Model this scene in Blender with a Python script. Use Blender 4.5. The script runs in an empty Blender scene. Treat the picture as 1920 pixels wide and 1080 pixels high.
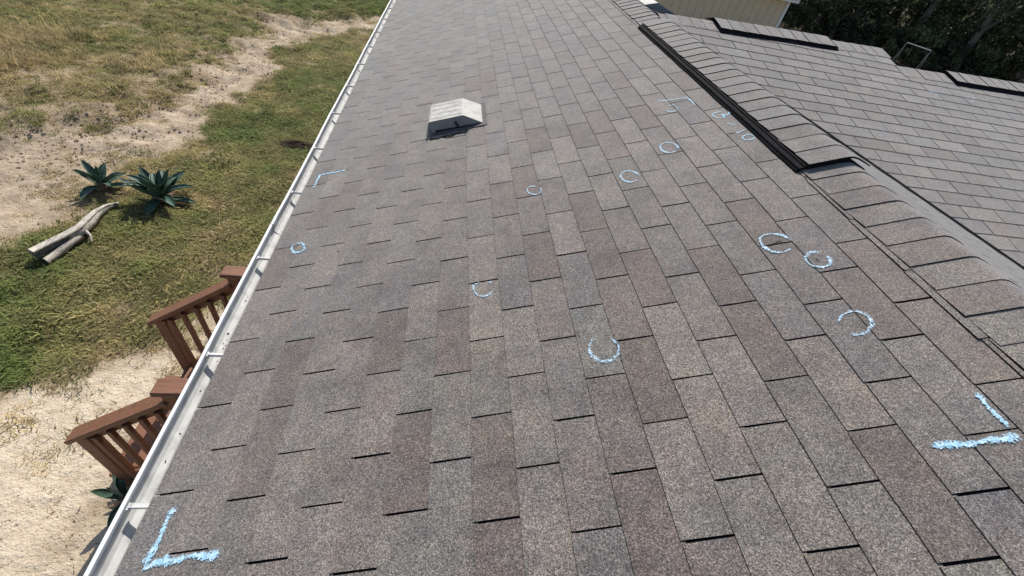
import bpy, math, random
import numpy as np
from mathutils import Matrix, Vector

random.seed(7); rng = np.random.default_rng(7)
scene = bpy.context.scene
COL = scene.collection
Z0 = 3.4                                    # the eave roof frame sits this far above the yard

# ------------------------------------------------------------------ camera
cam_d = bpy.data.cameras.new('camera'); cam = bpy.data.objects.new('camera', cam_d); COL.objects.link(cam)
CR = ((0.981682475670279, -0.08452022453956812, 0.1707508377890222),
      (0.06355089307852049, -0.6996266748388189, -0.7116767523552391),
      (0.17961291977693153, 0.709491964364473, -0.6814399104480504))
CC = (-0.9794944561046751, -0.9449154632253747, 0.9349593847622408 + Z0)
cam.matrix_world = Matrix(((CR[0][0], -CR[1][0], -CR[2][0], CC[0]), (CR[0][1], -CR[1][1], -CR[2][1], CC[1]),
                           (CR[0][2], -CR[1][2], -CR[2][2], CC[2]), (0, 0, 0, 1)))
cam_d.sensor_width = 36; cam_d.lens = 800.449 / 1920 * 36; cam_d.clip_start = .02; cam_d.clip_end = 6000
scene.camera = cam
# ------------------------------------------------------------------ sky, sun, exposure
SUN = Vector((0.07, 0.71, 0.70)).normalized()
elev = math.asin(SUN.z); azim = math.atan2(SUN.x, SUN.y)
world = bpy.data.worlds.new('World'); scene.world = world; world.use_nodes = True
wn = world.node_tree.nodes; wl = world.node_tree.links
sky = wn.new('ShaderNodeTexSky'); sky.sky_type = 'NISHITA'; sky.sun_disc = False
sky.sun_elevation = elev; sky.sun_rotation = azim; sky.air_density = 1.0; sky.dust_density = 1.2
wl.new(sky.outputs[0], wn['Background'].inputs[0]); wn['Background'].inputs[1].default_value = .10
sun_d = bpy.data.lights.new('sun', 'SUN'); sun_d.energy = 4.2; sun_d.angle = math.radians(.6); sun_d.color = (1, .95, .87)
sun = bpy.data.objects.new('sun', sun_d); COL.objects.link(sun); sun.location = SUN * 40
sun.rotation_euler = SUN.to_track_quat('Z', 'Y').to_euler()
scene.view_settings.view_transform = 'Standard'; scene.view_settings.look = 'None'
scene.view_settings.exposure = 0.48; scene.view_settings.gamma = 1

# ------------------------------------------------------------------ helpers
def mesh(name, v, f, mats=(), mi=None, smooth=False):
    m = bpy.data.meshes.new(name); m.from_pydata([tuple(map(float, p)) for p in v], [], f)
    for a in mats: m.materials.append(a)
    if mi is not None: m.polygons.foreach_set('material_index', mi)
    if smooth: m.polygons.foreach_set('use_smooth', [True] * len(m.polygons))
    m.update(); return m
def put(name, me, parent=None, M=None, label=None, cat=None, group=None, kind=None):
    o = bpy.data.objects.new(name, me); COL.objects.link(o)
    if parent: o.parent = parent
    if M is not None: o.matrix_local = M
    for k, x in (('label', label), ('category', cat), ('group', group), ('kind', kind)):
        if x: o[k] = x
    return o
def empty(name, loc, label, cat, group=None):
    o = put(name, None, None, Matrix.Translation(loc), label, cat, group); o.empty_display_size = .1; return o
class MB:
    def __init__(s): s.v = []; s.f = []; s.mi = []
    def add(s, v, f, mi=0):
        b = len(s.v); s.v += [tuple(p) for p in v]; s.f += [tuple(b + i for i in q) for q in f]; s.mi += [mi] * len(f)
    def box(s, c, d, M=None, mi=0, j=0.0):
        x, y, z = d[0] / 2, d[1] / 2, d[2] / 2
        P = [Vector((sx * x + random.uniform(-j, j), sy * y + random.uniform(-j, j), sz * z + random.uniform(-j, j))) for sx in (-1, 1) for sy in (-1, 1) for sz in (-1, 1)]
        P = [(M @ p if M else p) + Vector(c) for p in P]
        s.add(P, [(0, 1, 3, 2), (4, 6, 7, 5), (0, 4, 5, 1), (2, 3, 7, 6), (0, 2, 6, 4), (1, 5, 7, 3)], mi)
    def bevbox(s, c, d, b=.006, M=None, mi=0):
        # box with all edges chamfered
        x, y, z = d[0] / 2, d[1] / 2, d[2] / 2; P = []; idx = {}
        for sx in (-1, 1):
            for sy in (-1, 1):
                for sz in (-1, 1):
                    for ax in range(3):
                        q = [sx * (x - b), sy * (y - b), sz * (z - b)]; q[ax] = (sx * x, sy * y, sz * z)[ax]
                        idx[sx, sy, sz, ax] = len(P); P.append(Vector(q))
        F = []
        for ax in range(3):
            o = [(-1, -1), (1, -1), (1, 1), (-1, 1)]
            for sg in (-1, 1):
                q = []
                for a, b2 in o:
                    k = [0, 0, 0]; k[ax] = sg; k[(ax + 1) % 3] = a; k[(ax + 2) % 3] = b2; q.append(idx[k[0], k[1], k[2], ax])
                F.append(q if sg > 0 else q[::-1])
        for ax in range(3):
            a1, a2 = (ax + 1) % 3, (ax + 2) % 3
            for s1 in (-1, 1):
                for s2 in (-1, 1):
                    def g(sg, a):
                        k = [0, 0, 0]; k[ax] = sg; k[a1] = s1; k[a2] = s2; return idx[k[0], k[1], k[2], a]
                    q = [g(-1, a1), g(1, a1), g(1, a2), g(-1, a2)]
                    F.append(q if s1 * s2 < 0 else q[::-1])
        for sx in (-1, 1):
            for sy in (-1, 1):
                for sz in (-1, 1):
                    q = [idx[sx, sy, sz, a] for a in range(3)]; F.append(q if sx * sy * sz > 0 else q[::-1])
        P = [(M @ p if M else p) + Vector(c) for p in P]; s.add(P, F, mi)
    def tube(s, path, rad, n=8, mi=0, jit=0.0, cap=True):
        path = [Vector(p) for p in path]; rings = []; up = Vector((.31, .2, .93))
        for i, p in enumerate(path):
            t = (path[min(i + 1, len(path) - 1)] - path[max(i - 1, 0)]).normalized()
            a = t.cross(up).normalized(); b = t.cross(a); r = rad[i] if hasattr(rad, '__len__') else rad
            rings.append([p + (a * math.cos(k * 2 * math.pi / n) + b * math.sin(k * 2 * math.pi / n)) * r * (1 + random.uniform(-jit, jit)) for k in range(n)])
        V = [q for rr in rings for q in rr]; F = []
        for i in range(len(path) - 1):
            for k in range(n): F.append((i * n + k, i * n + (k + 1) % n, (i + 1) * n + (k + 1) % n, (i + 1) * n + k))
        if cap: F.append(tuple(range(n))[::-1]); F.append(tuple((len(path) - 1) * n + k for k in range(n)))
        s.add(V, F, mi)
    def build(s, name, mats, parent=None, M=None, smooth=False, **kw):
        me = mesh(name, s.v, s.f, mats, s.mi, smooth); return put(name, me, parent, M, **kw)

def vnoise(x, y, seed=0):
    """smooth lattice noise in 0..1 for numpy arrays"""
    xi = np.floor(x).astype(int); yi = np.floor(y).astype(int); fx = x - xi; fy = y - yi
    def h(a, b):
        n = (a * 374761393 + b * 668265263 + seed * 974711) & 0xffffffff
        n = ((n ^ (n >> 13)) * 1274126177) & 0xffffffff
        return ((n ^ (n >> 16)) & 0xffff) / 65535.
    u = fx * fx * (3 - 2 * fx); w = fy * fy * (3 - 2 * fy)
    return (h(xi, yi) * (1 - u) + h(xi + 1, yi) * u) * (1 - w) + (h(xi, yi + 1) * (1 - u) + h(xi + 1, yi + 1) * u) * w
def fbm(x, y, o=4, seed=0):
    s = 0; a = .5; t = 0
    for i in range(o): s = s + a * vnoise(x * 2 ** i, y * 2 ** i, seed + i); t += a; a *= .5
    return s / t

# ------------------------------------------------------------------ materials
class NT:
    def __init__(s, name, rough=.8, spec=.3):
        s.m = bpy.data.materials.new(name); s.m.use_nodes = True; s.t = s.m.node_tree
        s.b = s.t.nodes['Principled BSDF']; s.b.inputs['Roughness'].default_value = rough; s.b.inputs['Specular IOR Level'].default_value = spec
    def n(s, kind, **kw):
        a = s.t.nodes.new('ShaderNode' + kind)
        for k, x in kw.items():
            if k in a.inputs: a.inputs[k].default_value = x
            else: setattr(a, k, x)
        return a
    def l(s, a, b): s.t.links.new(a, b)
    def noise(s, vec, scale, detail=2, rough=.5):
        a = s.n('TexNoise'); a.inputs['Scale'].default_value = scale; a.inputs['Detail'].default_value = detail; a.inputs['Roughness'].default_value = rough
        if vec is not None: s.l(vec, a.inputs['Vector'])
        return a.outputs['Fac']
    def ramp(s, fac, stops):
        a = s.n('ValToRGB'); e = a.color_ramp.elements
        while len(e) < len(stops): e.new(.5)
        for el, (p, c) in zip(e, stops): el.position = p; el.color = c if len(c) == 4 else (*c, 1)
        s.l(fac, a.inputs[0]); return a.outputs[0]
    def mix(s, fac, a, b, mode='MIX'):
        m = s.n('Mix', data_type='RGBA', blend_type=mode)
        for v, i in ((fac, 0), (a, 6), (b, 7)):
            if hasattr(v, 'is_linked'): s.l(v, m.inputs[i])
            else: m.inputs[i].default_value = v if i == 0 else (*v, 1)[:4]
        return m.outputs[2]
    def math(s, op, a, b=0., c=None):
        m = s.n('Math', operation=op)
        for v, i in ((a, 0), (b, 1), (c, 2)):
            if v is None: continue
            if hasattr(v, 'is_linked'): s.l(v, m.inputs[i])
            else: m.inputs[i].default_value = v
        return m.outputs[0]
    def base(s, c):
        if hasattr(c, 'is_linked'): s.l(c, s.b.inputs['Base Color'])
        else: s.b.inputs['Base Color'].default_value = (*c, 1)
    def bump(s, h, dist=.01, strength=1):
        b = s.n('Bump'); b.inputs['Distance'].default_value = dist; b.inputs['Strength'].default_value = strength
        s.l(h, b.inputs['Height']); s.l(b.outputs[0], s.b.inputs['Normal'])
    @property
    def pos(s): return s.n('NewGeometry').outputs['Position']

def granule(name, src):
    t = NT(name, .92, .22); p = t.pos
    t.b.inputs['Sheen Weight'].default_value = .5; t.b.inputs['Sheen Roughness'].default_value = .45; t.b.inputs['Sheen Tint'].default_value = (1, .95, .9, 1)
    if src == 'object': tone = t.n('ObjectInfo').outputs['Color']
    else:
        a = t.n('Attribute', attribute_name='tone'); tone = a.outputs['Color']
    # mottled blend of granule colours running along the strip
    blot = t.noise(p, 6.5, 4, .6); blot2 = t.noise(p, 27, 4, .65); hue = t.noise(p, 11, 3, .55); worn = t.noise(p, 17, 5, .72)
    k = t.ramp(blot, [(.28, (.74, .74, .77)), (.5, (1, 1, 1)), (.74, (1.22, 1.19, 1.14))])
    c = t.mix(1, tone, k, 'MULTIPLY')
    c = t.mix(1, c, t.ramp(hue, [(.30, (.96, .985, 1.025)), (.5, (1, 1, 1)), (.70, (1.045, .99, .96))]), 'MULTIPLY')
    k2 = t.ramp(blot2, [(.3, (.86, .85, .86)), (.5, (1, 1, 1)), (.7, (1.13, 1.12, 1.11))])
    c = t.mix(1, c, k2, 'MULTIPLY')
    c = t.mix(1, c, t.ramp(worn, [(.24, (.55, .54, .55)), (.34, (1, 1, 1)), (.70, (1, 1, 1)), (.80, (1.2, 1.18, 1.15))]), 'MULTIPLY')
    vor = t.n('TexVoronoi'); vor.inputs['Scale'].default_value = 400; t.l(p, vor.inputs['Vector'])
    g = t.n('SeparateColor'); t.l(vor.outputs['Color'], g.inputs[0])
    gr = t.ramp(g.outputs[0], [(0, (.30, .30, .31)), (.28, (.63, .62, .62)), (.62, (1.0, .99, .98)), (.86, (1.40, 1.37, 1.33)), (1, (2.15, 2.06, 1.94))])
    c = t.mix(1, c, gr, 'MULTIPLY')
    t.base(c)
    t.bump(t.math('ADD', g.outputs[1], vor.outputs['Distance']), .0012, .55)
    return t.m
def plain(name, col, rough=.6, spec=.4, var=.12, scale=25, bump=0., metal=0., stretch=None):
    t = NT(name, rough, spec); t.b.inputs['Metallic'].default_value = metal; p = t.pos
    if stretch:
        mp = t.n('Mapping'); mp.inputs['Scale'].default_value = stretch; t.l(p, mp.inputs[0]); p = mp.outputs[0]
    f = t.noise(p, scale, 5, .6)
    t.base(t.ramp(f, [(.25, tuple(c * (1 - var * 1.6) for c in col)), (.5, col), (.78, tuple(min(1, c * (1 + var)) for c in col))]))
    if bump: t.bump(f, bump)
    return t.m

M_sh = granule('shingle_granules', 'object'); M_shf = granule('shingle_granules_field', 'attr')
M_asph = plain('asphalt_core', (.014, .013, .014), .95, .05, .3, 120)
M_felt = plain('roof_underlay', (.022, .021, .022), .95, .1, .3, 60)
M_vent = plain('black_vent_plastic', (.010, .010, .012), .85, .06, .35, 40, .0006)
M_white = plain('white_painted_aluminium', (.66, .67, .67), .5, .4, .10, 14)
M_alu = plain('gutter_inside', (.52, .52, .505), .6, .3, .22, 16)
M_strap = plain('hanger_metal', (.62, .62, .60), .42, .5, .12, 60, metal=.3)
M_hood = plain('white_vent_plastic', (.42, .405, .375), .7, .25, .2, 22)
M_hside = plain('shaded_vent_side', (.20, .21, .21), .6, .3, .15, 25)  # white hood's sides: shade painted in as a darker grey
M_hoodd = plain('dark_vent_screen', (.03, .032, .034), .7, .3, .2, 80)
M_flange = plain('sealed_flange', (.10, .095, .095), .8, .3, .4, 40)
M_siding = plain('cream_siding', (.52, .46, .36), .7, .3, .05, 3)
M_soffit = plain('white_trim', (.75, .75, .73), .55, .4, .05, 8)

def wood_mat():
    t = NT('red_brown_stained_wood', .62, .35); p = t.n('TexCoord').outputs['Object']
    mp = t.n('Mapping'); mp.inputs['Scale'].default_value = (3, 26, 26); t.l(p, mp.inputs[0])
    g = t.noise(mp.outputs[0], 2.2, 6, .65); w = t.noise(t.pos, 7, 4)
    c = t.ramp(g, [(.22, (.060, .027, .014)), (.45, (.155, .066, .033)), (.62, (.21, .093, .047)), (.8, (.30, .145, .078))])
    c = t.mix(t.math('MULTIPLY', w, .55), c, (.21, .10, .064))
    t.base(c); t.bump(g, .0025); return t.m
M_wood = wood_mat()
def chalk_mat(k):
    t = NT('blue_chalk', .95, .1); p = t.pos
    cs_ = [(.3, (.25, .47, .64)), (.55, (.40, .60, .74)), (.75, (.58, .72, .80))] if k >= .93 else [(.3, (.33, .52, .67)), (.55, (.46, .62, .74)), (.75, (.62, .73, .80))]
    t.base(t.ramp(t.noise(p, 90, 3), cs_))
    a = t.n('Attribute', attribute_name='edge'); e = a.outputs['Fac']
    vor = t.n('TexVoronoi'); vor.inputs['Scale'].default_value = 300; t.l(p, vor.inputs['Vector'])
    sp = t.n('SeparateColor'); t.l(vor.outputs['Color'], sp.inputs[0])
    n = t.math('ADD', t.math('MULTIPLY', sp.outputs[0], .55), t.math('MULTIPLY', t.noise(p, 55, 3, .6), .75))
    v = t.math('SUBTRACT', t.math('ADD', t.math('MULTIPLY', e, .75), .48 * k - .13), n)
    al = t.math('MULTIPLY', v, 3.6); cl = t.n('Clamp'); t.l(al, cl.inputs[0])
    t.l(cl.outputs[0], t.b.inputs['Alpha']); return t.m

# ------------------------------------------------------------------ roof frames
TH = 0.34367584068090984; CT, ST = math.cos(TH), math.sin(TH)
WP = 0.23095283731314234; CW, SW = math.cos(WP), math.sin(WP); WO = Vector((2.33979, 3.02972, .25836 + Z0))
EX = .127; TAB = .3048
def RP(t, y, h=0.): return Vector((t * CT - h * ST, y, Z0 + t * ST + h * CT))
def WPt(u, v, h=0.): return WO + Vector((u, -CW * v - SW * h, -SW * v + CW * h))      # v metres down the wing slope
BM = Matrix(((0, CT, -ST, 0), (-1, 0, 0, 0), (0, ST, CT, 0), (0, 0, 0, 1)))          # tab x toward -Y, y up the slope, z outward
BW = Matrix(((1, 0, 0, 0), (0, CW, -SW, 0), (0, SW, CW, 0), (0, 0, 0, 1)))
T_EAVE, T_RIDGE = -1.915, .835
Y_NEAR, Y_FAR = -2.1, 9.2
RX, RZ = T_RIDGE * CT, T_RIDGE * ST                     # ridge line of the main roof (z without Z0)
TF = .30; FA = math.atan(TF); CF, SF = math.cos(FA), math.sin(FA)     # far slope falls a little more gently
XF = RX + 3.2                                           # far eave of the main roof

house = empty('house', (1.0, 2.0, 0), 'cream house under a grey brown asphalt shingle roof with a white gutter', 'house')
HI = Matrix.Translation((-1.0, -2.0, 0))
def hp(name, me, parent=house, M=None, **kw):
    """a piece of the house given in world coordinates"""
    o = put(name, me, parent, **kw)
    o.matrix_local = (HI if parent is house else Matrix()) @ (M if M is not None else Matrix())
    return o

main_roof = hp('main_roof', mesh('main_roof',
    [RP(T_EAVE + .012, Y_NEAR, -.0035), RP(T_EAVE + .012, Y_FAR, -.0035), RP(T_RIDGE, Y_FAR, -.0035), RP(T_RIDGE, Y_NEAR, -.0035),
     (XF, Y_NEAR, Z0 + RZ + .008 - 3.2 * TF), (XF, Y_FAR, Z0 + RZ + .008 - 3.2 * TF),
     RP(T_EAVE + .012, Y_NEAR, -.03), RP(T_EAVE + .012, Y_FAR, -.03)],
    [(0, 3, 2, 1), (3, 4, 5, 2), (0, 1, 7, 6)], [M_felt]), label='long main roof slope of weathered grey brown tab shingles')
# wing ridge lines, as (u, v metres)
UR0, UR1, UR2 = -1.52, .915, 3.75
def vr(u): return (-2.05 - .55 * (u + 1.6)) * EX if u < UR1 else (-.92 - .36 * (u - .9)) * EX
V_EAVE = 27 * EX
wq = [WPt(UR0, V_EAVE, -.0035), WPt(UR2, V_EAVE, -.0035), WPt(UR2, vr(UR2), -.0035), WPt(UR1 + .001, vr(UR1 + .001), -.0035), WPt(UR1, vr(UR1 - .001), -.0035), WPt(UR0, vr(UR0), -.0035)]
bk = lambda p, d: p + Vector((0, d * CW, -d * SW))
wv_ = wq + [bk(wq[5], 3.6), bk(wq[4], 3.6), bk(wq[3], 3.6), bk(wq[2], 3.6)]
wing_roof = hp('wing_roof', mesh('wing_roof', wv_, [(0, 1, 2, 3, 4, 5), (5, 4, 7, 6), (3, 2, 9, 8), (3, 8, 7, 4)], [M_felt]), label='shingle slope of the wing beyond the main ridge')

# tab meshes: origin at the middle of the butt edge
def tab_mesh(seed, w=TAB - .0062):
    r = random.Random(seed); j = lambda a: r.uniform(-a, a)
    xs = [-w / 2, -w / 6 + j(.02), w / 6 + j(.02), w / 2]; ys = [j(.0012) for _ in xs]; H = .0048
    top = [(x + j(.0006), y, H) for x, y in zip(xs, ys)] + [(w / 2 + j(.001), EX + .010, .0011), (-w / 2 + j(.001), EX + .010, .0011)]
    bot = [(x, y, -.0012) for x, y, _ in top]
    v = top + bot; f = [tuple(range(6))] + [(i, i + 6, (i + 1) % 6 + 6, (i + 1) % 6) for i in (0, 1, 2, 3, 5)]
    return v, f, [0] + [1] * 5
TABS = [tab_mesh(i) for i in range(6)]
TABM = [mesh('shingle', v, f, [M_sh, M_asph], mi) for v, f, mi in TABS]
PAL = [((.169, .155, .143), 5), ((.161, .148, .138), 4), ((.155, .143, .135), 3), ((.151, .143, .140), 2.2), ((.150, .133, .122), 2.2), ((.143, .125, .114), .8), ((.179, .165, .151), 2), ((.164, .155, .147), 3)]
def tone(r, kind=None):
    if kind == 'brown': c = (.140, .121, .111)
    elif kind == 'light': c = (.184, .169, .154)
    else: c = r.choices([a for a, _ in PAL], [b for _, b in PAL])[0]
    s = r.uniform(.93, 1.05) * .95; return tuple(x * s * r.uniform(.985, 1.015) for x in c)

def shade(p):      # projected size in the photograph's frame, to choose the pieces built one by one
    d = Vector(p) - Vector(CC); z = d.dot(Vector(CR[2]))
    if z < .1: return 0
    x = d.dot(Vector(CR[0])) / z; y = d.dot(Vector(CR[1])) / z
    return 1 / z ** 2 if abs(x) < 1.32 and abs(y) < .80 else 0
BROWN = [(-4, -.58), (1, -.58), (-3, -.2), (-9, -.31), (-7, -.34), (-7, -.6), (-2, .17), (-13, -.01), (0, .16), (2, .54), (-3, .76), (1, 1.44), (-1, 1.4), (3, .04), (-10, .14), (-8, -.07), (-5, 1.09), (0, -.25), (-5, .55), (5, 2.32)]
LIGHT = [(-6, -.04), (-6, -.38), (-7, .16), (-8, -.25), (-2, -.22), (-2, -.42), (1, -.46), (2, 2.07), (3, 2.14)]
cand = []
VENTBOX = (-1.10, -.80, 1.90, 2.12)
r = random.Random(3)
for c in range(-15, 7):                                     # main slope
    y0 = -c * .027293
    for n in range(-66, 22):
        if (n - c) % 2: continue
        ya, yb = -n * .1524 + y0, -(n - 2) * .1524 + y0     # tab between two slots
        if yb < Y_NEAR + .1 or ya > Y_FAR - .05: continue
        sy = 1.0
        if c == 6: sy = .42
        ym = (ya + yb) / 2; k = None
        for b in BROWN:
            if b[0] == c and ya < b[1] <= yb: k = 'brown'
        for b in LIGHT:
            if b[0] == c and ya < b[1] <= yb: k = 'light'
        lo = c * EX + (-.009 if c == -15 else 0)
        M = Matrix.Translation(RP(lo, ym)) @ BM
        cand.append(('main', M, (1, sy), tone(r, k), shade(RP(lo + .06, ym)), (c, ym)))
for j in range(-4, 27):                                     # wing slope
    for kk in range(-22, 22):
        u0 = kk * TAB + j * .10295; u = u0 - TAB / 2 + TAB
        ul, ur_ = max(u - TAB / 2, UR0 - .03), u + TAB / 2
        if ur_ < UR0 + .02 or u > UR2 - .1: continue
        vb = (j + 1) * EX; rv = vr(u); sy = 1.0
        top = vb <= vr(UR1 + .01) + EX * .99
        if top:                                              # rows of the taller part end at the step
            ur_ = min(ur_, UR1)
            if ur_ - ul < .02:
                if vb <= vr(UR1 + .01) + .03: continue
                ul, ur_ = u - TAB / 2, u + TAB / 2
        u = (ul + ur_) / 2; rv = vr(min(u, UR1 - .001) if ul < UR1 - .01 else u)
        if vb - rv < .03: continue
        if vb - EX < rv + .004: sy = max(.15, (vb - rv - .012) / (EX + .01))
        sx_ = max(.05, (ur_ - ul) / TAB); P = WPt(u, vb)
        if P.z < Z0 + RZ + .012 - (P.x + .16 - RX) * TF - .02: continue      # under the main roof's far slope
        cand.append(('wing', Matrix.Translation(P) @ BW, (sx_, sy), tuple(c_ * wt for c_, wt in zip(tone(r), [r.uniform(.86, 1.12)] * 3)), shade(P), (j, u)))
def place_tabs(which, parent, limit):
    C = sorted([c for c in cand if c[0] == which], key=lambda c: -c[4])
    for i, (w, M, sy, t, s, key) in enumerate(C[:limit]):
        if s <= 0: limit = i; break
        rr = random.Random(hash(key) & 0xffff)
        L = Matrix.Rotation(rr.gauss(0, .0016), 4, 'Z') @ Matrix.Rotation(rr.uniform(0, .0018), 4, 'X') @ Matrix.Diagonal((sy[0], sy[1], 1, 1))
        L = Matrix.Translation((rr.gauss(0, .0006), rr.gauss(0, .0011), rr.uniform(0, .0005))) @ L
        o = hp('shingle', TABM[rr.randrange(6)], parent, M @ L); o.color = (*t, 1)
    V = []; F = []; MI = []; TC = []
    def emit(M, sy, t, i):
        v, f, mi = TABS[i % 6]; b = len(V)
        for p in v: V.append(tuple(M @ Vector((p[0] * sy[0], p[1] * sy[1], p[2] + random.uniform(0, .001)))))
        for q, m in zip(f, mi): F.append(tuple(b + x for x in q)); MI.append(m); TC.append((t, len(q)))
    for i, (w, M, sy, t, s, key) in enumerate(C[limit:]): emit(M, sy, t, i)
    if which == 'main':                                      # far slope of the main roof, out of sight from here
        BF = Matrix(((0, -CF, SF, 0), (1, 0, 0, 0), (0, SF, CF, 0), (0, 0, 0, 1)))
        for c in range(1, 25):
            for n in range(int((Y_FAR - Y_NEAR) / TAB)):
                emit(Matrix.Translation((RX + (c + 1.0) * EX * CF, Y_NEAR + .2 + (n + .42 * c % 1) * TAB, Z0 + RZ + .0105 - (c + 1.0) * EX * SF)) @ BF, (1, 1), tone(r), n + c)
    me = mesh('shingle_field', V, F, [M_shf, M_asph], MI)
    ca = me.color_attributes.new('tone', 'FLOAT_COLOR', 'CORNER')
    ca.data.foreach_set('color', [x for t, n in TC for _ in range(n) for x in (*t, 1)])
    hp('shingle_field', me, parent, kind='stuff')
place_tabs('main', main_roof, 300); place_tabs('wing', wing_roof, 300)

# ------------------------------------------------------------------ ridge caps and ridge vents
def ridge(parent, A, d, p, ts, prof, lift, name='ridge_cap', taper=.0, spacing=.113, butt=.0065):
    """caps along d from A at the distances ts; prof: (offset along p, z) across the ridge; butts face -d"""
    up = Vector((0, 0, 1)); L = spacing + .03; V = []; n = len(prof)
    amin, amax = prof[0][0], prof[-1][0]
    hb = lambda a: butt * (1 if a < .0 else max(.35, 1 - .65 * a / max(amax, .01)))
    for row, s in enumerate((0, L)):
        for a, z in prof: V.append((a, s, z + (hb(a) if row == 0 else .0012)))
    for a, z in prof: V.append((a, 0, z - .0025))
    V += [(prof[0][0], L, prof[0][1] - .004), (prof[-1][0], L, prof[-1][1] - .004)]
    B0 = len(V); V += [(a, 0, z + hb(a)) for a, z in prof] + [(prof[0][0], L, prof[0][1] + .0012), (prof[-1][0], L, prof[-1][1] + .0012)]
    F = [(i, i + 1, n + i + 1, n + i) for i in range(n - 1)]; MI = [0] * (n - 1)
    F += [(2 * n + i, 2 * n + i + 1, B0 + i + 1, B0 + i) for i in range(n - 1)]; MI += [1] * (n - 1)
    F += [(2 * n, B0, B0 + n, 3 * n), (B0 + n - 1, 3 * n - 1, 3 * n + 1, B0 + n + 1)]; MI += [1, 1]
    me = mesh(name, V, F, [M_sh, M_asph], MI, smooth=False)
    for q in range(n - 1): me.polygons[q].use_smooth = True
    Q = Matrix(((p.x, d.x, 0, 0), (p.y, d.y, 0, 0), (p.z, d.z, 1, 0), (0, 0, 0, 1)))
    rr = random.Random(int(abs(A.x * 991) + len(ts)))
    for t in ts:
        o = hp(name, me, parent, Matrix.Translation(A + d * t + up * lift + up * rr.uniform(0, .0015)) @ Q @ Matrix.Rotation(rr.gauss(0, .012), 4, 'Z') @ Matrix.Translation((rr.gauss(0, .002), 0, 0)))
        tc = tone(rr); o.color = (*tc, 1)
tn = ST / CT
def mprof(t0):
    a0 = t0 * CT - RX
    k = 110.; out = []
    for a in [a0, a0 * .8, a0 * .6, -.085, -.065, -.048, -.034, -.021, -.009, .003, .015, .028, .045, .07, .10, .132]:
        zn, zf = a * tn + .0045, -TF * a + .0185; m_ = min(zn, zf); out.append((a, m_ - math.log(math.exp(-k * (zn - m_)) + math.exp(-k * (zf - m_))) / k + .001))
    return out
AX = Vector((RX, 0, Z0 + RZ)); DY = Vector((0, 1, 0)); PX = Vector((1, 0, 0))
main_ridge = hp('ridge_line', mesh('ridge_line', [RP(.63, Y_NEAR + .1, .001), RP(.63, .66, .001), RP(.70, .66, .004), RP(.70, Y_NEAR + .1, .004)], [(0, 3, 2, 1)], [M_felt]), label='capped ridge of the main roof with overlapping curved shingles')
YV0, YV1 = .675, 3.10
ts = [YV0 - .085 - .1135 * i for i in range(24)]
ridge(main_ridge, AX, DY, PX, ts, mprof(.643), 0)
tsv = [YV0 - .006 + .1155 * i for i in range(21)]
ridge(main_ridge, AX, DY, PX, [3.13 + .1135 * i for i in range(53)], mprof(.655), .001)
# thin starter strips that peep out beneath the caps
for i in range(9):
    y1 = .60 - i * .295; y0 = y1 - .292; k = .630 - .004 * (i % 3)
    m = MB(); m.add([RP(k, y0, .0075), RP(k, y1, .0055), RP(.70, y1, .006), RP(.70, y0, .0075), RP(k, y0, .0), RP(k, y1, .0)], [(0, 3, 2, 1), (0, 1, 5, 4)]); m.mi = [0, 1]
    o = m.build('starter_strip', [M_sh, M_asph], None); o.parent = main_ridge; o.matrix_local = Matrix(); o.color = (*tone(r), 1)

def vent_body(name, A, d, p, length, prof, parent, label, caps, lift):
    v = []; n = len(prof); st = 24
    for i in range(st + 1):
        w = .0012 * math.sin(i * 2.1) + .0008 * math.sin(i * 5.3)
        for a, z in prof: v.append(A + d * (length * i / st) + p * (a + w) + Vector((0, 0, z)))
    f = []
    for i in range(st):
        for k in range(n): f.append((i * n + k, i * n + (k + 1) % n, (i + 1) * n + (k + 1) % n, (i + 1) * n + k))
    f.append(tuple(range(n))[::-1]); f.append(tuple(st * n + k for k in range(n)))
    o = hp(name, mesh(name, v, f, [M_vent]), label=label)
    # louvre fins along the visible flank
    return o
def mp(t, h): q = RP(t, 0, h); return (q.x - RX, q.z - Z0 - RZ)
prof = [mp(.622, .000), mp(.6225, .010), mp(.627, .012), mp(.634, .0155), mp(.635, .0205), mp(.641, .0215), mp(.655, .0225), mp(.657, .028), mp(.70, .031), (-.085, -.002), (-.05, .011), (-.025, .019), (-.005, .0225), (.015, .0215), (.04, .015), (.08, .003), (.125, -.0105), (.127, -.05), (.05, -.02), (0, -.004), (-.05, -.016)]
rv_ = vent_body('ridge_vent', AX + DY * YV0, DY, PX, YV1 - YV0, prof, house, 'black plastic ridge vent raising the caps along the main ridge', None, 0)
ridge(rv_, AX, DY, PX, tsv, mprof(.656), .0275)
m = MB()
for k in range(int((YV1 - YV0) / .019)):
    y = YV0 + .006 + k * .019; q = RP(.6315, y, .0165); m.box(q, (.009, .0025, .006), Matrix.Rotation(-TH, 3, 'Y'))
o = m.build('louvre', [M_vent]); o.parent = rv_; o.matrix_local = Matrix(); o['kind'] = 'stuff'

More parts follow.
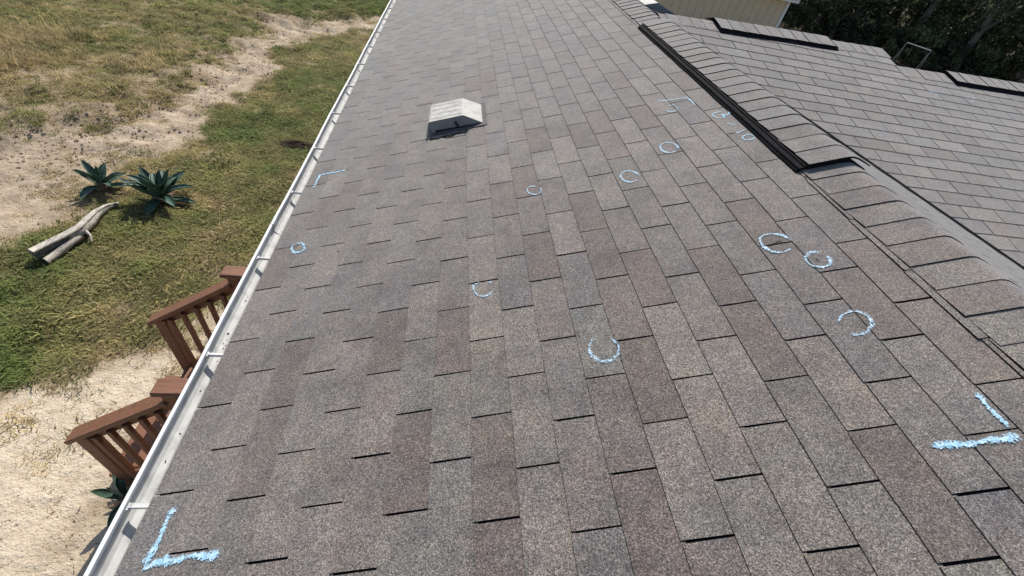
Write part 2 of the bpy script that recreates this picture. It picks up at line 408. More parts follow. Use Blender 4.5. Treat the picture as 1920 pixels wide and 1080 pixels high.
def wing_ridge(u0, u1, vents, lab):
    A = WPt(u0, (-.92 - .36 * (u0 - .9)) * EX if u1 > UR1 else vr(u0)); B = WPt(u1, vr(u1)); d = (B - A).normalized(); p = Vector((-d.y, d.x, 0)).normalized(); L = (B - A).length; tw = SW / CW
    w = .165
    pf = [(-w, -w * tw + .003), (-.09, -.09 * tw + .003), (-.04, -.007), (-.012, .001), (.014, .001), (.05, -.010), (.15, -.15 * tw + .003)]
    ln = hp('ridge_line', mesh('ridge_line', [A - p * .17 + Vector((0, 0, -.17 * tw + .002)), B - p * .17 + Vector((0, 0, -.17 * tw + .002)), B, A], [(0, 1, 2, 3)], [M_felt]), label=lab)
    lo = 0; spans = []
    for a, b, l2 in vents:
        a -= u0; b -= u0; spans.append((lo, a)); lo = b
        vp = [(-w - .028, -(w + .028) * tw), (-w - .026, -(w + .028) * tw + .010), (-w - .004, -w * tw + .016), (-w - .002, -w * tw + .023), (-.09, -.09 * tw + .020), (-.04, .011), (-.012, .019), (.014, .019), (.05, .008), (.155, -.018), (.157, -.06), (0, -.01)]
        vo = vent_body('ridge_vent', A + d * a, d, p, b - a, vp, house, l2, None, 0)
        # the wing's caps lap towards the main ridge
        ridge(vo, A, d, p, [a + .002 + .135 * i for i in range(int((b - a - .02) / .135))], [(x, z) for x, z in pf], .0265, spacing=.135, butt=.004)
    spans.append((lo, L))
    for a, b in spans:
        n = max(1, round((b - a) / .135)); sp = (b - a) / n
        ridge(ln, A, d, p, [a + sp * i for i in range(n)], pf, .0005, spacing=sp - .028 if n < 2 else sp - .002, butt=.003)
wing_ridge(-1.48, UR1 - .01, [(-1.0, .28, 'black ridge vent on the upper part of the wing ridge')], 'capped upper ridge of the wing')
wing_ridge(UR1 - .03, UR2 - .1, [(1.50, 3.5, 'black ridge vent on the lower wing ridge at the right edge')], 'capped lower ridge of the wing below the step')

# black strip painting the shadow line where the wing meets the far slope
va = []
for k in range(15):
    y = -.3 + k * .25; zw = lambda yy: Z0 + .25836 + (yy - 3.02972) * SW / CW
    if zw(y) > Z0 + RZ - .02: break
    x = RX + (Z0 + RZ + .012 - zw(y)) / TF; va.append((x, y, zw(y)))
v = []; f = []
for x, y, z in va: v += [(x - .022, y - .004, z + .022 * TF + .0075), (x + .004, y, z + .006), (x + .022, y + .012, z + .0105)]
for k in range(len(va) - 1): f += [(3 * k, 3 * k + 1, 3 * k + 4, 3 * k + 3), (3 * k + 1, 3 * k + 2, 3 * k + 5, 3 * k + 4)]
hp('valley_shadow_strip', mesh('valley_shadow_strip', v, f, [M_asph]))

# ------------------------------------------------------------------ gutter
gx = [(-1.889, -.672), (-1.889, -.6525), (-1.8885, -.651), (-1.8775, -.6518), (-1.877, -.6535), (-1.877, -.664), (-1.880, -.667), (-1.879, -.698), (-1.870, -.711), (-1.852, -.722), (-1.838, -.742), (-1.828, -.757), (-1.790, -.759), (-1.788, -.665)]
NG = 46; gv = []
for i in range(NG + 1):
    y = Y_NEAR + .05 + (Y_FAR - Y_NEAR - .1) * i / NG; w = .0016 * math.sin(i * .9) + .001 * math.sin(i * 2.3)
    for k, (x, z) in enumerate(gx): gv.append((x + (w if k < 9 else 0) - .0035 * max(0, (y - 1.5)) * 0, y, Z0 + z + .0012 * math.sin(i * .7)))
n = len(gx); gf = []; gm = []
for i in range(NG):
    for k in range(n - 1): gf.append((i * n + k, i * n + k + 1, (i + 1) * n + k + 1, (i + 1) * n + k)); gm.append(0 if k < 5 else 1)
# outer skin so the trough has thickness
ox = [(-1.889, -.672), (-1.893, -.70), (-1.885, -.725), (-1.868, -.745), (-1.858, -.768), (-1.785, -.769)]
b = len(gv)
for i in range(NG + 1):
    y = Y_NEAR + .05 + (Y_FAR - Y_NEAR - .1) * i / NG
    for x, z in ox: gv.append((x, y, Z0 + z))
for i in range(NG):
    for k in range(len(ox) - 1): gf.append((b + i * 6 + k, b + (i + 1) * 6 + k, b + (i + 1) * 6 + k + 1, b + i * 6 + k + 1)); gm.append(0)
gutter = hp('gutter', mesh('gutter', gv, gf, [M_white, M_alu], gm), label='white aluminium eave gutter running along the roof edge')
m = MB()
m.box((0, 0, 0), (.086, .0018, .014)); m.box((0, .0085, -.0055), (.086, .017, .0018)); m.box((-.043, .004, -.002), (.006, .022, .014))
m.box((.043, .004, -.008), (.004, .020, .022))
hm = mesh('hanger', m.v, m.f, [M_strap])
for i in range(17):
    y = -1.6 + .6045 * i
    hp('hanger', hm, gutter, Matrix.Translation((-1.826, y + random.uniform(-.015, .015), Z0 - .661)) @ Matrix.Rotation(random.uniform(-.03, .03), 4, 'Z'))
for y in (1.12, 4.75, 7.9):
    v = []; n = len(gx)
    for yy in (y - .03, y + .03):
        for k, (x, z) in enumerate(gx[:12]): v.append((x + (-.0018 if k < 2 else .0018), yy, Z0 + z + .0018))
    hp('joint_band', mesh('joint_band', v, [(k, k + 1, 12 + k + 1, 12 + k) for k in range(11)], [M_alu]), gutter)
m = MB(); rg = random.Random(17)
for _ in range(900):
    y = rg.uniform(-1.2, 7); a_ = rg.random() ** .6; x = -1.870 + .042 * a_; z = -.709 - .045 * a_; s_ = rg.uniform(.0008, .0026)
    if math.sin(y * 5.1) + math.sin(y * 1.7 + 1) + rg.uniform(-1, 1) < .1: continue
    m.box((x + .003, y, Z0 + z + .002), (s_ * 1.4, s_ * 2.5, s_), Matrix.Rotation(rg.uniform(0, 3), 3, 'Z'))
hp('gutter_grit', mesh('gutter_grit', m.v, m.f, [plain('roof_grit', (.06, .05, .042), .95, .1, .4, 90)]), gutter, kind='stuff')
# drip edge, fascia, soffit, walls
m = MB(); m.box((-1.7865, (Y_NEAR + Y_FAR) / 2, Z0 - .72), (.002, Y_FAR - Y_NEAR - .04, .10)); hp('drip_edge', mesh('drip_edge', m.v, m.f, [M_soffit]))
m = MB(); m.box((-1.768, (Y_NEAR + Y_FAR) / 2, Z0 - .745), (.03, Y_FAR - Y_NEAR - .06, .14)); hp('fascia', mesh('fascia', m.v, m.f, [M_soffit]))
m = MB(); m.box((-1.62, (Y_NEAR + Y_FAR) / 2, Z0 - .806), (.27, Y_FAR - Y_NEAR - .08, .012)); hp('soffit', mesh('soffit', m.v, m.f, [M_soffit]))
m = MB()
yy0, yy1 = Y_NEAR + .3, Y_FAR - .3
for z in range(11):                                          # lapped siding boards on the eave wall
    m.add([(-1.49 - .012, yy0, .22 + z * .24), (-1.49 - .012, yy1, .22 + z * .24), (-1.49, yy1, .22 + z * .24 + .238), (-1.49, yy0, .22 + z * .24 + .238)], [(0, 3, 2, 1)])
m.add([(-1.488, yy0, 0), (-1.488, yy1, 0), (-1.488, yy1, 2.86), (-1.488, yy0, 2.86)], [(0, 3, 2, 1)])
xe = XF - .35; ze = Z0 + RZ - 2.85 * TF - .03
for y in (yy0, yy1): m.add([(-1.488, y, 0), (xe, y, 0), (xe, y, ze), (RX, y, Z0 + RZ - .04), (-1.488, y, Z0 - .56)], [(0, 1, 2, 3, 4)])
m.add([(xe, yy0, 0), (xe, yy1, 0), (xe, yy1, ze), (xe, yy0, ze)], [(0, 1, 2, 3)])
hp('wall', mesh('wall', m.v, m.f, [M_siding]))
m = MB(); q = WPt(UR2 - .3, V_EAVE - .3); x1 = q.x
m.add([(2.2, q.y, 0), (x1, q.y, 0), (x1, q.y, q.z - .03), (2.2, q.y, q.z - .03)], [(0, 1, 2, 3)])
k = WPt(UR2 - .3, vr(UR2)); yb_ = k.y + 3.3; zb = k.z - 3.3 * SW / CW - .05
m.add([(x1, q.y, 0), (x1, yb_, 0), (x1, yb_, zb), (x1, k.y, k.z - .04), (x1, q.y, q.z - .03)], [(0, 1, 2, 3, 4)])
m.add([(2.2, yb_, 0), (x1, yb_, 0), (x1, yb_, zb), (2.2, yb_, zb)], [(3, 2, 1, 0)])
hp('wall', mesh('wall', m.v, m.f, [M_siding]))

# ------------------------------------------------------------------ chalk marks on the shingles
def tab_h(frac): return .0048 * (1 - frac) + .0013 * frac
def chalk(parent, name, label, strokes, width, k, P, H, rot=0):
    V = []; F = []; E = []
    for s in strokes:
        pts = [Vector((a[0], a[1])) for a in s]; q = [pts[0]]
        for a, b2 in zip(pts, pts[1:]):
            nseg = max(1, int((b2 - a).length / .007))
            q += [a.lerp(b2, (i + 1) / nseg) for i in range(nseg)]
        rr = random.Random(len(q)); ph = rr.uniform(0, 9); nw = 7; b = len(V)
        for i, c in enumerate(q):
            t = (q[min(i + 2, len(q) - 1)] - q[max(i - 2, 0)])
            t = t.normalized() if t.length > 1e-6 else Vector((1, 0)); nn = Vector((-t.y, t.x))
            w = width * (.70 + .22 * math.sin(i * .31 + ph) + .12 * math.sin(i * .93))
            c = c + nn * width * .12 * math.sin(i * .45 + ph)
            endf = min(1, (min(i, len(q) - 1 - i) + 1) / 3.)
            for j in range(nw):
                f = (j / (nw - 1) - .5) * 1.5; x = c + nn * w * f
                V.append(P(x.x, x.y, H(x.x, x.y))); E.append((1 - abs(f) / .75) ** .6 * endf)
        for i in range(len(q) - 1):
            for j in range(nw - 1): F.append((b + i * nw + j, b + i * nw + j + 1, b + (i + 1) * nw + j + 1, b + (i + 1) * nw + j))
    me = mesh(name, V, F, [chalk_mat(k) if k > 0 else M_scuff]); at = me.attributes.new('edge', 'FLOAT', 'POINT'); at.data.foreach_set('value', E)
    hp(name, me, parent, label=label)
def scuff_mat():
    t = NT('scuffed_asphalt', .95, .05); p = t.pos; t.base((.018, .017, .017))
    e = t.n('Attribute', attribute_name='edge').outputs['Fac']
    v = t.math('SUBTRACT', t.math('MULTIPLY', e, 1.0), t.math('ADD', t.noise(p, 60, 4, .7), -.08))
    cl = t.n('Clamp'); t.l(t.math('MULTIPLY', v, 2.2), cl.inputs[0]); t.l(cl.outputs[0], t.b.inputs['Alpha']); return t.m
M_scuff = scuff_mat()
def mh(t, y): return tab_h((t / EX) % 1) + .0034
def wh(u, v): return tab_h(1 - (v / EX) % 1) + .0034
CHALK = [
 ["chalk_corner_mark", "bright blue chalk corner mark beside the gutter hanger at the near eave", [[[-1.823, -0.398], [-1.823, -0.45], [-1.827, -0.506], [-1.829, -0.555]], [[-1.835, -0.557], [-1.775, -0.549], [-1.719, -0.548], [-1.602, -0.552]]], 0.026, 1],
 ["chalk_corner_mark", "thin blue chalk corner mark by the gutter further up the eave", [[[-1.668, 1.589], [-1.757, 1.59], [-1.843, 1.596]], [[-1.845, 1.604], [-1.845, 1.544], [-1.849, 1.439]]], 0.02, 1.0],
 ["chalk_circle", "small blue chalk oval close to the gutter", [[[-1.741, 0.844], [-1.737, 0.828], [-1.739, 0.814], [-1.747, 0.804], [-1.759, 0.8], [-1.774, 0.802], [-1.79, 0.81], [-1.803, 0.823], [-1.812, 0.839], [-1.815, 0.855], [-1.811, 0.869], [-1.802, 0.878], [-1.789, 0.881], [-1.773, 0.878], [-1.758, 0.868], [-1.745, 0.853], [-1.738, 0.837]]], 0.016, 1.0],
 ["chalk_circle", "pale chalk u shape open at a shingle slot", [[[-0.872, 0.34], [-0.866, 0.298], [-0.851, 0.264], [-0.828, 0.252], [-0.803, 0.261], [-0.791, 0.279]], [[-0.809, 0.333], [-0.789, 0.325]], [[-0.872, 0.328], [-0.842, 0.336]]], 0.013, 0.7],
 ["chalk_circle", "pale broken chalk ring between the u shape and the large ring", [[[-0.403, -0.047], [-0.392, -0.055], [-0.384, -0.066], [-0.379, -0.078], [-0.377, -0.092], [-0.38, -0.105], [-0.385, -0.117], [-0.394, -0.128], [-0.405, -0.136], [-0.417, -0.14], [-0.43, -0.142], [-0.443, -0.14], [-0.455, -0.134], [-0.465, -0.126], [-0.472, -0.115], [-0.476, -0.102], [-0.476, -0.088], [-0.473, -0.075], [-0.467, -0.063], [-0.457, -0.053], [-0.445, -0.045]]], 0.018, 0.6],
 ["chalk_circle", "small pale chalk oval left of the row that climbs to the ridge", [[[-0.512, 0.964], [-0.505, 0.947], [-0.504, 0.93], [-0.51, 0.915], [-0.52, 0.905], [-0.534, 0.902], [-0.549, 0.907], [-0.562, 0.918], [-0.571, 0.934], [-0.573, 0.951], [-0.569, 0.967], [-0.56, 0.979], [-0.546, 0.984], [-0.531, 0.98], [-0.517, 0.97]]], 0.012, 0.7],
 ["chalk_circle", "chalk oval second in the row that climbs to the ridge", [[[-0.029, 0.868], [-0.04, 0.856], [-0.055, 0.849], [-0.07, 0.849], [-0.084, 0.855], [-0.096, 0.867], [-0.103, 0.882], [-0.105, 0.9], [-0.102, 0.919], [-0.093, 0.934], [-0.081, 0.945], [-0.066, 0.951], [-0.05, 0.949], [-0.036, 0.941], [-0.026, 0.927], [-0.02, 0.91], [-0.02, 0.892]]], 0.014, 0.75],
 ["chalk_circle", "chalk oval just below the arch mark", [[[0.227, 1.053], [0.212, 1.044], [0.196, 1.041], [0.18, 1.046], [0.167, 1.057], [0.158, 1.073], [0.155, 1.092], [0.159, 1.112], [0.168, 1.129], [0.182, 1.141], [0.199, 1.147], [0.216, 1.144], [0.23, 1.135], [0.24, 1.12], [0.245, 1.101], [0.243, 1.081], [0.235, 1.063]]], 0.014, 0.75],
 ["chalk_corner_mark", "white chalk corner mark on the shingles below the long ridge vent", [[[0.319, 1.657], [0.371, 1.637], [0.434, 1.629], [0.493, 1.623], [0.496, 1.563], [0.496, 1.498]]], 0.014, 0.8],
 ["chalk_arch_mark", "small chalk arch under the corner mark near the ridge vent", [[[0.342, 1.57], [0.385, 1.564], [0.394, 1.519], [0.375, 1.482], [0.344, 1.482], [0.316, 1.52]]], 0.012, 0.65],
 ["chalk_writing", "chalk writing B = 10 along the ridge vent", [[[0.524, 1.354], [0.566, 1.363], [0.591, 1.365]], [[0.524, 1.354], [0.536, 1.305], [0.563, 1.285], [0.58, 1.298], [0.573, 1.337]], [[0.573, 1.337], [0.597, 1.311], [0.617, 1.33], [0.623, 1.356], [0.609, 1.364]], [[0.552, 1.208], [0.576, 1.217]], [[0.564, 1.189], [0.59, 1.197]], [[0.544, 1.101], [0.602, 1.113]], [[0.611, 1.035], [0.604, 1.024], [0.592, 1.017], [0.58, 1.014], [0.568, 1.016], [0.559, 1.023], [0.555, 1.033], [0.557, 1.045], [0.564, 1.056], [0.575, 1.063], [0.588, 1.066], [0.6, 1.064], [0.609, 1.057], [0.613, 1.046], [0.611, 1.035]]], 0.012, 1.0],
 ["chalk_circle", "large chalk ring round a torn shingle edge nearer the ridge cap", [[[0.357, 0.213], [0.345, 0.205], [0.331, 0.201], [0.317, 0.2], [0.303, 0.204], [0.29, 0.211], [0.279, 0.222], [0.272, 0.235], [0.268, 0.249], [0.268, 0.265], [0.272, 0.279], [0.28, 0.292], [0.292, 0.303], [0.305, 0.309], [0.32, 0.311], [0.336, 0.309], [0.349, 0.303], [0.361, 0.293], [0.37, 0.28], [0.375, 0.266], [0.376, 0.25]]], 0.016, 0.7],
 ["chalk_circle", "chalk ring beside the torn shingle ring with a dark bruise inside", [[[0.444, 0.146], [0.445, 0.132], [0.442, 0.119], [0.436, 0.107], [0.427, 0.097], [0.415, 0.091], [0.403, 0.089], [0.392, 0.091], [0.382, 0.098], [0.374, 0.108], [0.37, 0.12], [0.371, 0.134], [0.375, 0.147], [0.383, 0.158], [0.393, 0.167], [0.405, 0.171], [0.418, 0.171], [0.429, 0.167], [0.438, 0.158]]], 0.018, 0.75],
 ["chalk_circle", "faint dotted chalk ring crossing a course line", [[[0.307, -0.152], [0.313, -0.14], [0.322, -0.13], [0.334, -0.121], [0.347, -0.116], [0.361, -0.114], [0.375, -0.115], [0.386, -0.12], [0.395, -0.128], [0.401, -0.138], [0.402, -0.15], [0.401, -0.162], [0.395, -0.174], [0.386, -0.185], [0.375, -0.193], [0.363, -0.199], [0.35, -0.202], [0.337, -0.201], [0.325, -0.198], [0.315, -0.191], [0.308, -0.182]]], 0.017, 0.6],
 ["chalk_dot", "tiny blue chalk dot near the right corner mark", [[[0.321, -0.457], [0.326, -0.459]]], 0.012, 0.8],
 ["chalk_corner_mark", "bright blue chalk corner mark at the right edge of the view", [[[0.494, -0.434], [0.49, -0.469], [0.488, -0.505], [0.488, -0.537]], [[0.492, -0.554], [0.451, -0.561], [0.39, -0.559], [0.29, -0.552]]], 0.022, 0.95]]
WCHALK = [
 ["chalk_mark", "pale green chalk dash high on the wing roof by the lower ridge", [[[0.843, 0.14], [0.826, 0.211]]], 0.03, 0.5],
 ["chalk_circle", "faint chalk curl on the wing roof nearest the metal frame", [[[0.988, 0.305], [1.024, 0.278], [1.064, 0.26], [1.096, 0.255], [1.112, 0.265], [1.106, 0.287], [1.08, 0.315], [1.042, 0.34], [1.004, 0.355]]], 0.02, 0.5],
 ["chalk_circle", "faint chalk squiggle below the curl on the wing roof", [[[0.951, 0.446], [0.961, 0.49], [0.985, 0.531]]], 0.02, 0.45],
 ["chalk_circle", "faint chalk curl under the far right ridge vent", [[[1.447, 0.272], [1.48, 0.251], [1.515, 0.238], [1.542, 0.235], [1.554, 0.244], [1.548, 0.263], [1.526, 0.286], [1.494, 0.309], [1.459, 0.324]]], 0.02, 0.5],
 ["chalk_circle", "faintest chalk curl at the right edge of the wing roof", [[[2.107, 0.097], [2.151, 0.072], [2.194, 0.055], [2.227, 0.052], [2.241, 0.062], [2.232, 0.085], [2.203, 0.113], [2.162, 0.14], [2.118, 0.159]]], 0.02, 0.35],
 ["chalk_circle", "small chalk question shape in the middle of the wing roof", [[[-0.036, 1.014], [-0.036, 1.039]], [[0.022, 1.015], [0.041, 1.013], [0.051, 1.018], [0.052, 1.031], [0.043, 1.048], [0.025, 1.066], [0.004, 1.079], [-0.016, 1.086], [-0.032, 1.085]]], 0.018, 0.5]]
for n_, l_, s_, w_, k_ in CHALK: chalk(main_roof, n_, l_, s_, w_, k_, RP, mh)
SCUFF = [('shingle_tear', 'torn black edge inside the large chalk ring', [[(.28, .247), (.308, .252), (.338, .263), (.348, .25), (.378, .247)]], .010),
         ('bruise', 'dark bruise inside the second chalk ring', [[(.395, .13), (.414, .131)]], .026),
         ('scuff', 'small scuff above the large chalk ring', [[(.395, .341), (.416, .349)]], .024), ('dark_smear', 'black smear under the near side of the vent hood', [[(-1.138, 1.779), (-1.01, 1.77), (-.868, 1.79)]], .05),  # last one: dark smear drawn along the hood's near side
         ('scuff', 'dark scuff beside the small chalk oval at the eave', [[(-1.545, .735), (-1.528, .747)]], .04)]
for n_, l_, s_, w_ in SCUFF: chalk(main_roof, n_, l_, s_, w_, 0, RP, lambda t, y: mh(t, y) - .0008)
for n_, l_, s_, w_, k_ in WCHALK: chalk(wing_roof, n_, l_, s_, w_, k_, WPt, wh)

# ------------------------------------------------------------------ roof vents
def roof_vent(label, M):
    e = put('roof_vent', None, None, M, label, 'roof vent')
    # local x toward the viewer (-Y), y up the slope, z outward; origin at the middle of the base
    W, D0, D1, D2, H = .150, -.165, .060, .180, .082
    m = MB(); prof = [(D0, .022), (D0 - .006, H * .93), (D0 + .006, H), (D1, H), (D1 + .012, H - .004), (D2, .010)]
    n = len(prof); v = []
    for x in (-W, W):
        for y, z in prof:
            ins = .006 * (z / H); v.append((x * (1 - ins / W), y, z + .002))
    f = [(i, n + i, n + i + 1, i + 1) for i in range(n - 1)]
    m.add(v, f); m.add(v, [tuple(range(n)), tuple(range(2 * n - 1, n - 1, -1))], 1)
    for k in range(4):                                       # low ribs across the top
        x = -.105 + .07 * k; m.box((x, (D0 + D1) / 2, H + .0026), (.005, D1 - D0 - .02, .0018))
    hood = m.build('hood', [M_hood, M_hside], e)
    m = MB(); m.box((0, D0 + .008, .030), (W * 1.85, .004, .05)); m.build('screen', [M_hoodd], hood)
    for s in (-1, 1):
        m = MB(); m.tube([(s * (W - .02), D0 + .012, 0), (s * (W - .02), D0 + .012, .03)], .012, 8); m.build('foot', [M_hood], hood)
    m = MB(); m.bevbox((0, .01, .0075), (W * 2 + .07, .40, .004), .0015); m.build('flange', [M_flange], e)
    m = MB(); m.box((W + .002, D1 - .05, .035), (.004, .016, .045), Matrix.Rotation(.35, 3, 'X')); m.build('clip', [M_hoodd], hood)
    return e
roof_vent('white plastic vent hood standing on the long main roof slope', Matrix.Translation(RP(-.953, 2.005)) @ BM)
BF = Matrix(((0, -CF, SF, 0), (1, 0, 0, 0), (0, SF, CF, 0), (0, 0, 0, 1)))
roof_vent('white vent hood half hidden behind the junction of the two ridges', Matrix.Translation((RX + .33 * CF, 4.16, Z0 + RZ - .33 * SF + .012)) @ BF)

# ------------------------------------------------------------------ ground
COVER = np.array([[-11.46, 12.11, 0.8, 0.6], [-10.25, 11.92, 0.7, 0.35], [-9.34, 13.11, 0.7, 0.4], [-7.85, 13.57, 0.7, 0.45], [-7.05, 15.43, 0.7, 0.5], [-5.42, 16.66, 0.95, 0.9], [-4.23, 17.98, 0.95, 0.95], [-4.57, 15.82, 0.7, 0.5], [-3.76, 15.03, 0.2, 0.3], [-4.47, 13.72, 0.25, 0.3], [-5.31, 13.5, 0.15, 0.3], [-5.72, 12.01, 0.08, 0.3], [-5.11, 11.22, 0.12, 0.3], [-5.54, 10.25, 0.15, 0.3], [-9.44, 9.47, 0.85, 0.05], [-9.27, 8.9, 0.85, 0.05], [-8.4, 9.3, 0.5, 0.3], [-8.13, 10.13, 0.55, 0.35], [-7.25, 10.57, 0.6, 0.3], [-7.01, 12.74, 0.85, 0.75], [-7.81, 12.5, 0.6, 0.3], [-8.01, 8.26, 0.45, 0.3], [-6.95, 8.12, 0.45, 0.3], [-6.57, 9.45, 0.5, 0.25], [-6.05, 9.19, 0.35, 0.3], [-5.68, 9.33, 0.15, 0.3], [-5.76, 8.69, 0.1, 0.3], [-8.15, 7.2, 0.4, 0.35], [-7.26, 7.04, 0.35, 0.3], [-6.59, 7.73, 0.4, 0.4], [-6.1, 7.64, 0.12, 0.3], [-5.87, 6.71, 0.06, 0.3], [-5.38, 6.95, 0.08, 0.3], [-6.4, 6.46, 0.12, 0.3], [-7.2, 6.24, 0.28, 0.4], [-7.45, 5.82, 0.15, 0.4], [-6.98, 5.28, 0.1, 0.3], [-6.7, 4.62, 0.08, 0.3], [-6.46, 5.09, 0.1, 0.3], [-5.88, 4.5, 0.3, 0.4], [-6.26, 4.2, 0.12, 0.3], [-6.22, 3.75, 0.2, 0.4], [-4.51, 10.33, 0.75, 0.6], [-4.31, 11.61, 0.75, 0.5], [-4.06, 13.15, 0.7, 0.45], [-4.13, 8.84, 0.85, 0.7], [-4.75, 8.08, 0.9, 0.85], [-4.88, 7.31, 0.97, 1.0], [-5.45, 8.38, 0.6, 0.6], [-3.73, 8.99, 0.85, 0.6], [-4.16, 7.07, 0.7, 0.5], [-3.69, 6.36, 0.6, 0.3], [-4.23, 6.43, 0.85, 0.75], [-4.63, 6.33, 0.4, 0.4], [-4.68, 5.78, 0.7, 0.55], [-4.44, 4.74, 0.65, 0.4], [-4.05, 5.1, 0.7, 0.4], [-4.66, 4.44, 0.7, 0.55], [-5.16, 4.36, 0.85, 0.8], [-5.29, 3.99, 0.65, 0.5], [-4.6, 3.85, 0.7, 0.45], [-4.91, 3.7, 0.8, 0.65], [-4.07, 4.15, 0.65, 0.4], [-5.41, 3.64, 0.85, 0.85], [-5.57, 3.23, 0.85, 0.8], [-4.85, 3.11, 0.75, 0.5], [-4.13, 3.18, 0.65, 0.4], [-5.28, 2.57, 0.8, 0.65], [-4.76, 2.45, 0.75, 0.65], [-4.34, 2.64, 0.65, 0.55], [-4.07, 2.42, 0.25, 0.4], [-4.96, 1.89, 0.9, 0.85], [-4.67, 2.03, 0.6, 0.6], [-4.37, 2.18, 0.2, 0.5], [-4.86, 1.59, 0.5, 0.6], [-4.64, 1.65, 0.1, 0.5], [-4.17, 1.79, 0.03, 0.4], [-3.81, 2.06, 0.05, 0.4], [-4.3, 1.22, 0.01, 0.4], [-4.27, 0.84, 0.02, 0.4], [-3.88, 0.83, 0.03, 0.4], [-3.62, 0.56, 0.15, 0.4], [-3.72, 0.41, 0.3, 0.4], [-4.02, 0.42, 0.02, 0.4], [-3.7, 0.18, 0.08, 0.4], [-3.61, 0.69, 0.35, 0.5], [-3.68, 2.36, 0.12, 0.4], [-3.64, 2.68, 0.2, 0.5], [-3.3, 2.08, 0.1, 0.4], [-3.73, 1.77, 0.02, 0.4], [-3.84, 1.49, 0.01, 0.4], [-5.38, 2.27, 0.85, 0.8], [-4.7, 1.22, 0.03, 0.4]])
SCARP = np.array([(-11, 5.0), (-7.817, 6.078), (-7.213, 6.532), (-6.646, 7.121), (-6.415, 8.592), (-6.116, 9.645), (-6.504, 12.044), (-6.38, 13.285), (-5.669, 14.937), (-4.614, 16.07), (-3.407, 17.53), (2, 22)])
def scarp_dist(x, y):
    best = np.full(x.shape, 1e9); sgn = np.zeros(x.shape)
    for a, b2 in zip(SCARP, SCARP[1:]):
        d = b2 - a; L = d @ d; t = np.clip(((x - a[0]) * d[0] + (y - a[1]) * d[1]) / L, 0, 1)
        dx = x - a[0] - t * d[0]; dy = y - a[1] - t * d[1]; q = np.hypot(dx, dy); s = np.sign(d[0] * dy - d[1] * dx)
        m_ = q < best; best = np.where(m_, q, best); sgn = np.where(m_, s, sgn)
    return best * sgn                                        # positive on the upper, far side
def cover(x, y):
    x = np.asarray(x, float); y = np.asarray(y, float)
    xx = x + (fbm(x * 1.3, y * 1.3, 3, 11) - .5) * .9; yy = y + (fbm(x * 1.3, y * 1.3, 3, 23) - .5) * .9
    num = np.zeros(x.shape); num2 = np.zeros(x.shape); den = np.zeros(x.shape) + 1e-12
    for cx, cy, d, g in COVER:
        R = .25 + .03 * math.hypot(cx + 1, cy + 1)
        w = 1 / (((xx - cx) ** 2 + (yy - cy) ** 2) / R ** 2 + .25) ** 2
        num += w * d; num2 += w * g; den += w
    d, g = num / den, num2 / den
    s_ = scarp_dist(x, y) + (fbm(x * 1.1, y * 1.1, 4, 51) - .5) * 1.5; w = .24 + .030 * np.clip(y, 0, 14)
    span = np.clip((y - 5.2) / 1.2, 0, 1) * np.clip((18.5 - y) / 1.5, 0, 1)
    strip = np.exp(-((s_ + .42) / w) ** 4) * span              # washed-out sand at the foot of the bank
    bank_ = np.clip((s_ - .05) / .5, 0, 1) * span
    br = np.clip(.35 + 1.3 * fbm(x * 1.9, y * 1.9, 3, 58), 0, 1.05); d = d * (1 - .88 * strip * br); d = d + bank_ * (np.maximum(d, .34) - d); g = g + bank_ * .02
    lawn = np.clip((-.95 - s_) / .4, 0, 1) * np.clip((y - 5.5) / 1.5, 0, 1); d = d + lawn * (np.maximum(d, .72) - d); g = g + lawn * .10
    return np.clip(d, 0, 1), np.clip(g, 0, 1)
def ground_z(x, y):
    x = np.asarray(x, float); y = np.asarray(y, float)
    s = scarp_dist(x, y); near = np.clip((-1.6 - x) / .8, 0, 1) * np.clip((40 - np.hypot(x + 4, y - 6)) / 10, 0, 1)
    k = np.clip(s / .9 + .35, 0, 1); k = k * k * (3 - 2 * k)
    h = .15 * k + np.clip(s, 0, 20) * .022
    rough = np.exp(-(s / 1.7) ** 2)
    h += (fbm(x * .5, y * .5, 3, 5) - .5) * .12 + (fbm(x * 3.1, y * 3.1, 4, 9) - .5) * (.05 + .16 * rough) + (fbm(x * 11, y * 11, 2, 19) - .5) * (.012 + .035 * rough)
    return h * near
def lines(a, b2, step, far):
    core = list(np.arange(a, b2 + step / 2, step)); lo = [a - q for q in far[::-1]]; hi = [b2 + q for q in far]; return np.array(lo + core + hi)
far = [.3, .8, 1.6, 3, 5, 9, 16, 30, 60, 150, 400, 1200, 3000]
gxs = lines(-13.5, -1.6, .085, far); gys = lines(-1.2, 19.5, .085, far)
X, Y = np.meshgrid(gxs, gys); Zg = ground_z(X, Y); nx, ny = len(gxs), len(gys)
gm_ = bpy.data.meshes.new('ground'); vv = np.stack([X.ravel(), Y.ravel(), Zg.ravel()], 1)
idx = np.arange(nx * ny).reshape(ny, nx); fq = np.stack([idx[:-1, :-1], idx[:-1, 1:], idx[1:, 1:], idx[1:, :-1]], -1).reshape(-1, 4)
gm_.vertices.add(len(vv)); gm_.vertices.foreach_set('co', vv.ravel().astype('f'))
gm_.loops.add(fq.size); gm_.loops.foreach_set('vertex_index', fq.ravel().astype('i'))
gm_.polygons.add(len(fq)); gm_.polygons.foreach_set('loop_start', (np.arange(len(fq)) * 4).astype('i'))
gm_.polygons.foreach_set('use_smooth', np.ones(len(fq), bool)); gm_.update(); gm_.validate()
cd, cg = cover(X.ravel(), Y.ravel())
wood_zone = np.clip((X.ravel() - 6) / 6, 0, 1) * np.clip((Y.ravel() - 8) / 8, 0, 1)
cd = np.clip(cd + .08 * np.exp(-(scarp_dist(X.ravel(), Y.ravel()) / 1.3) ** 2), 0, 1)
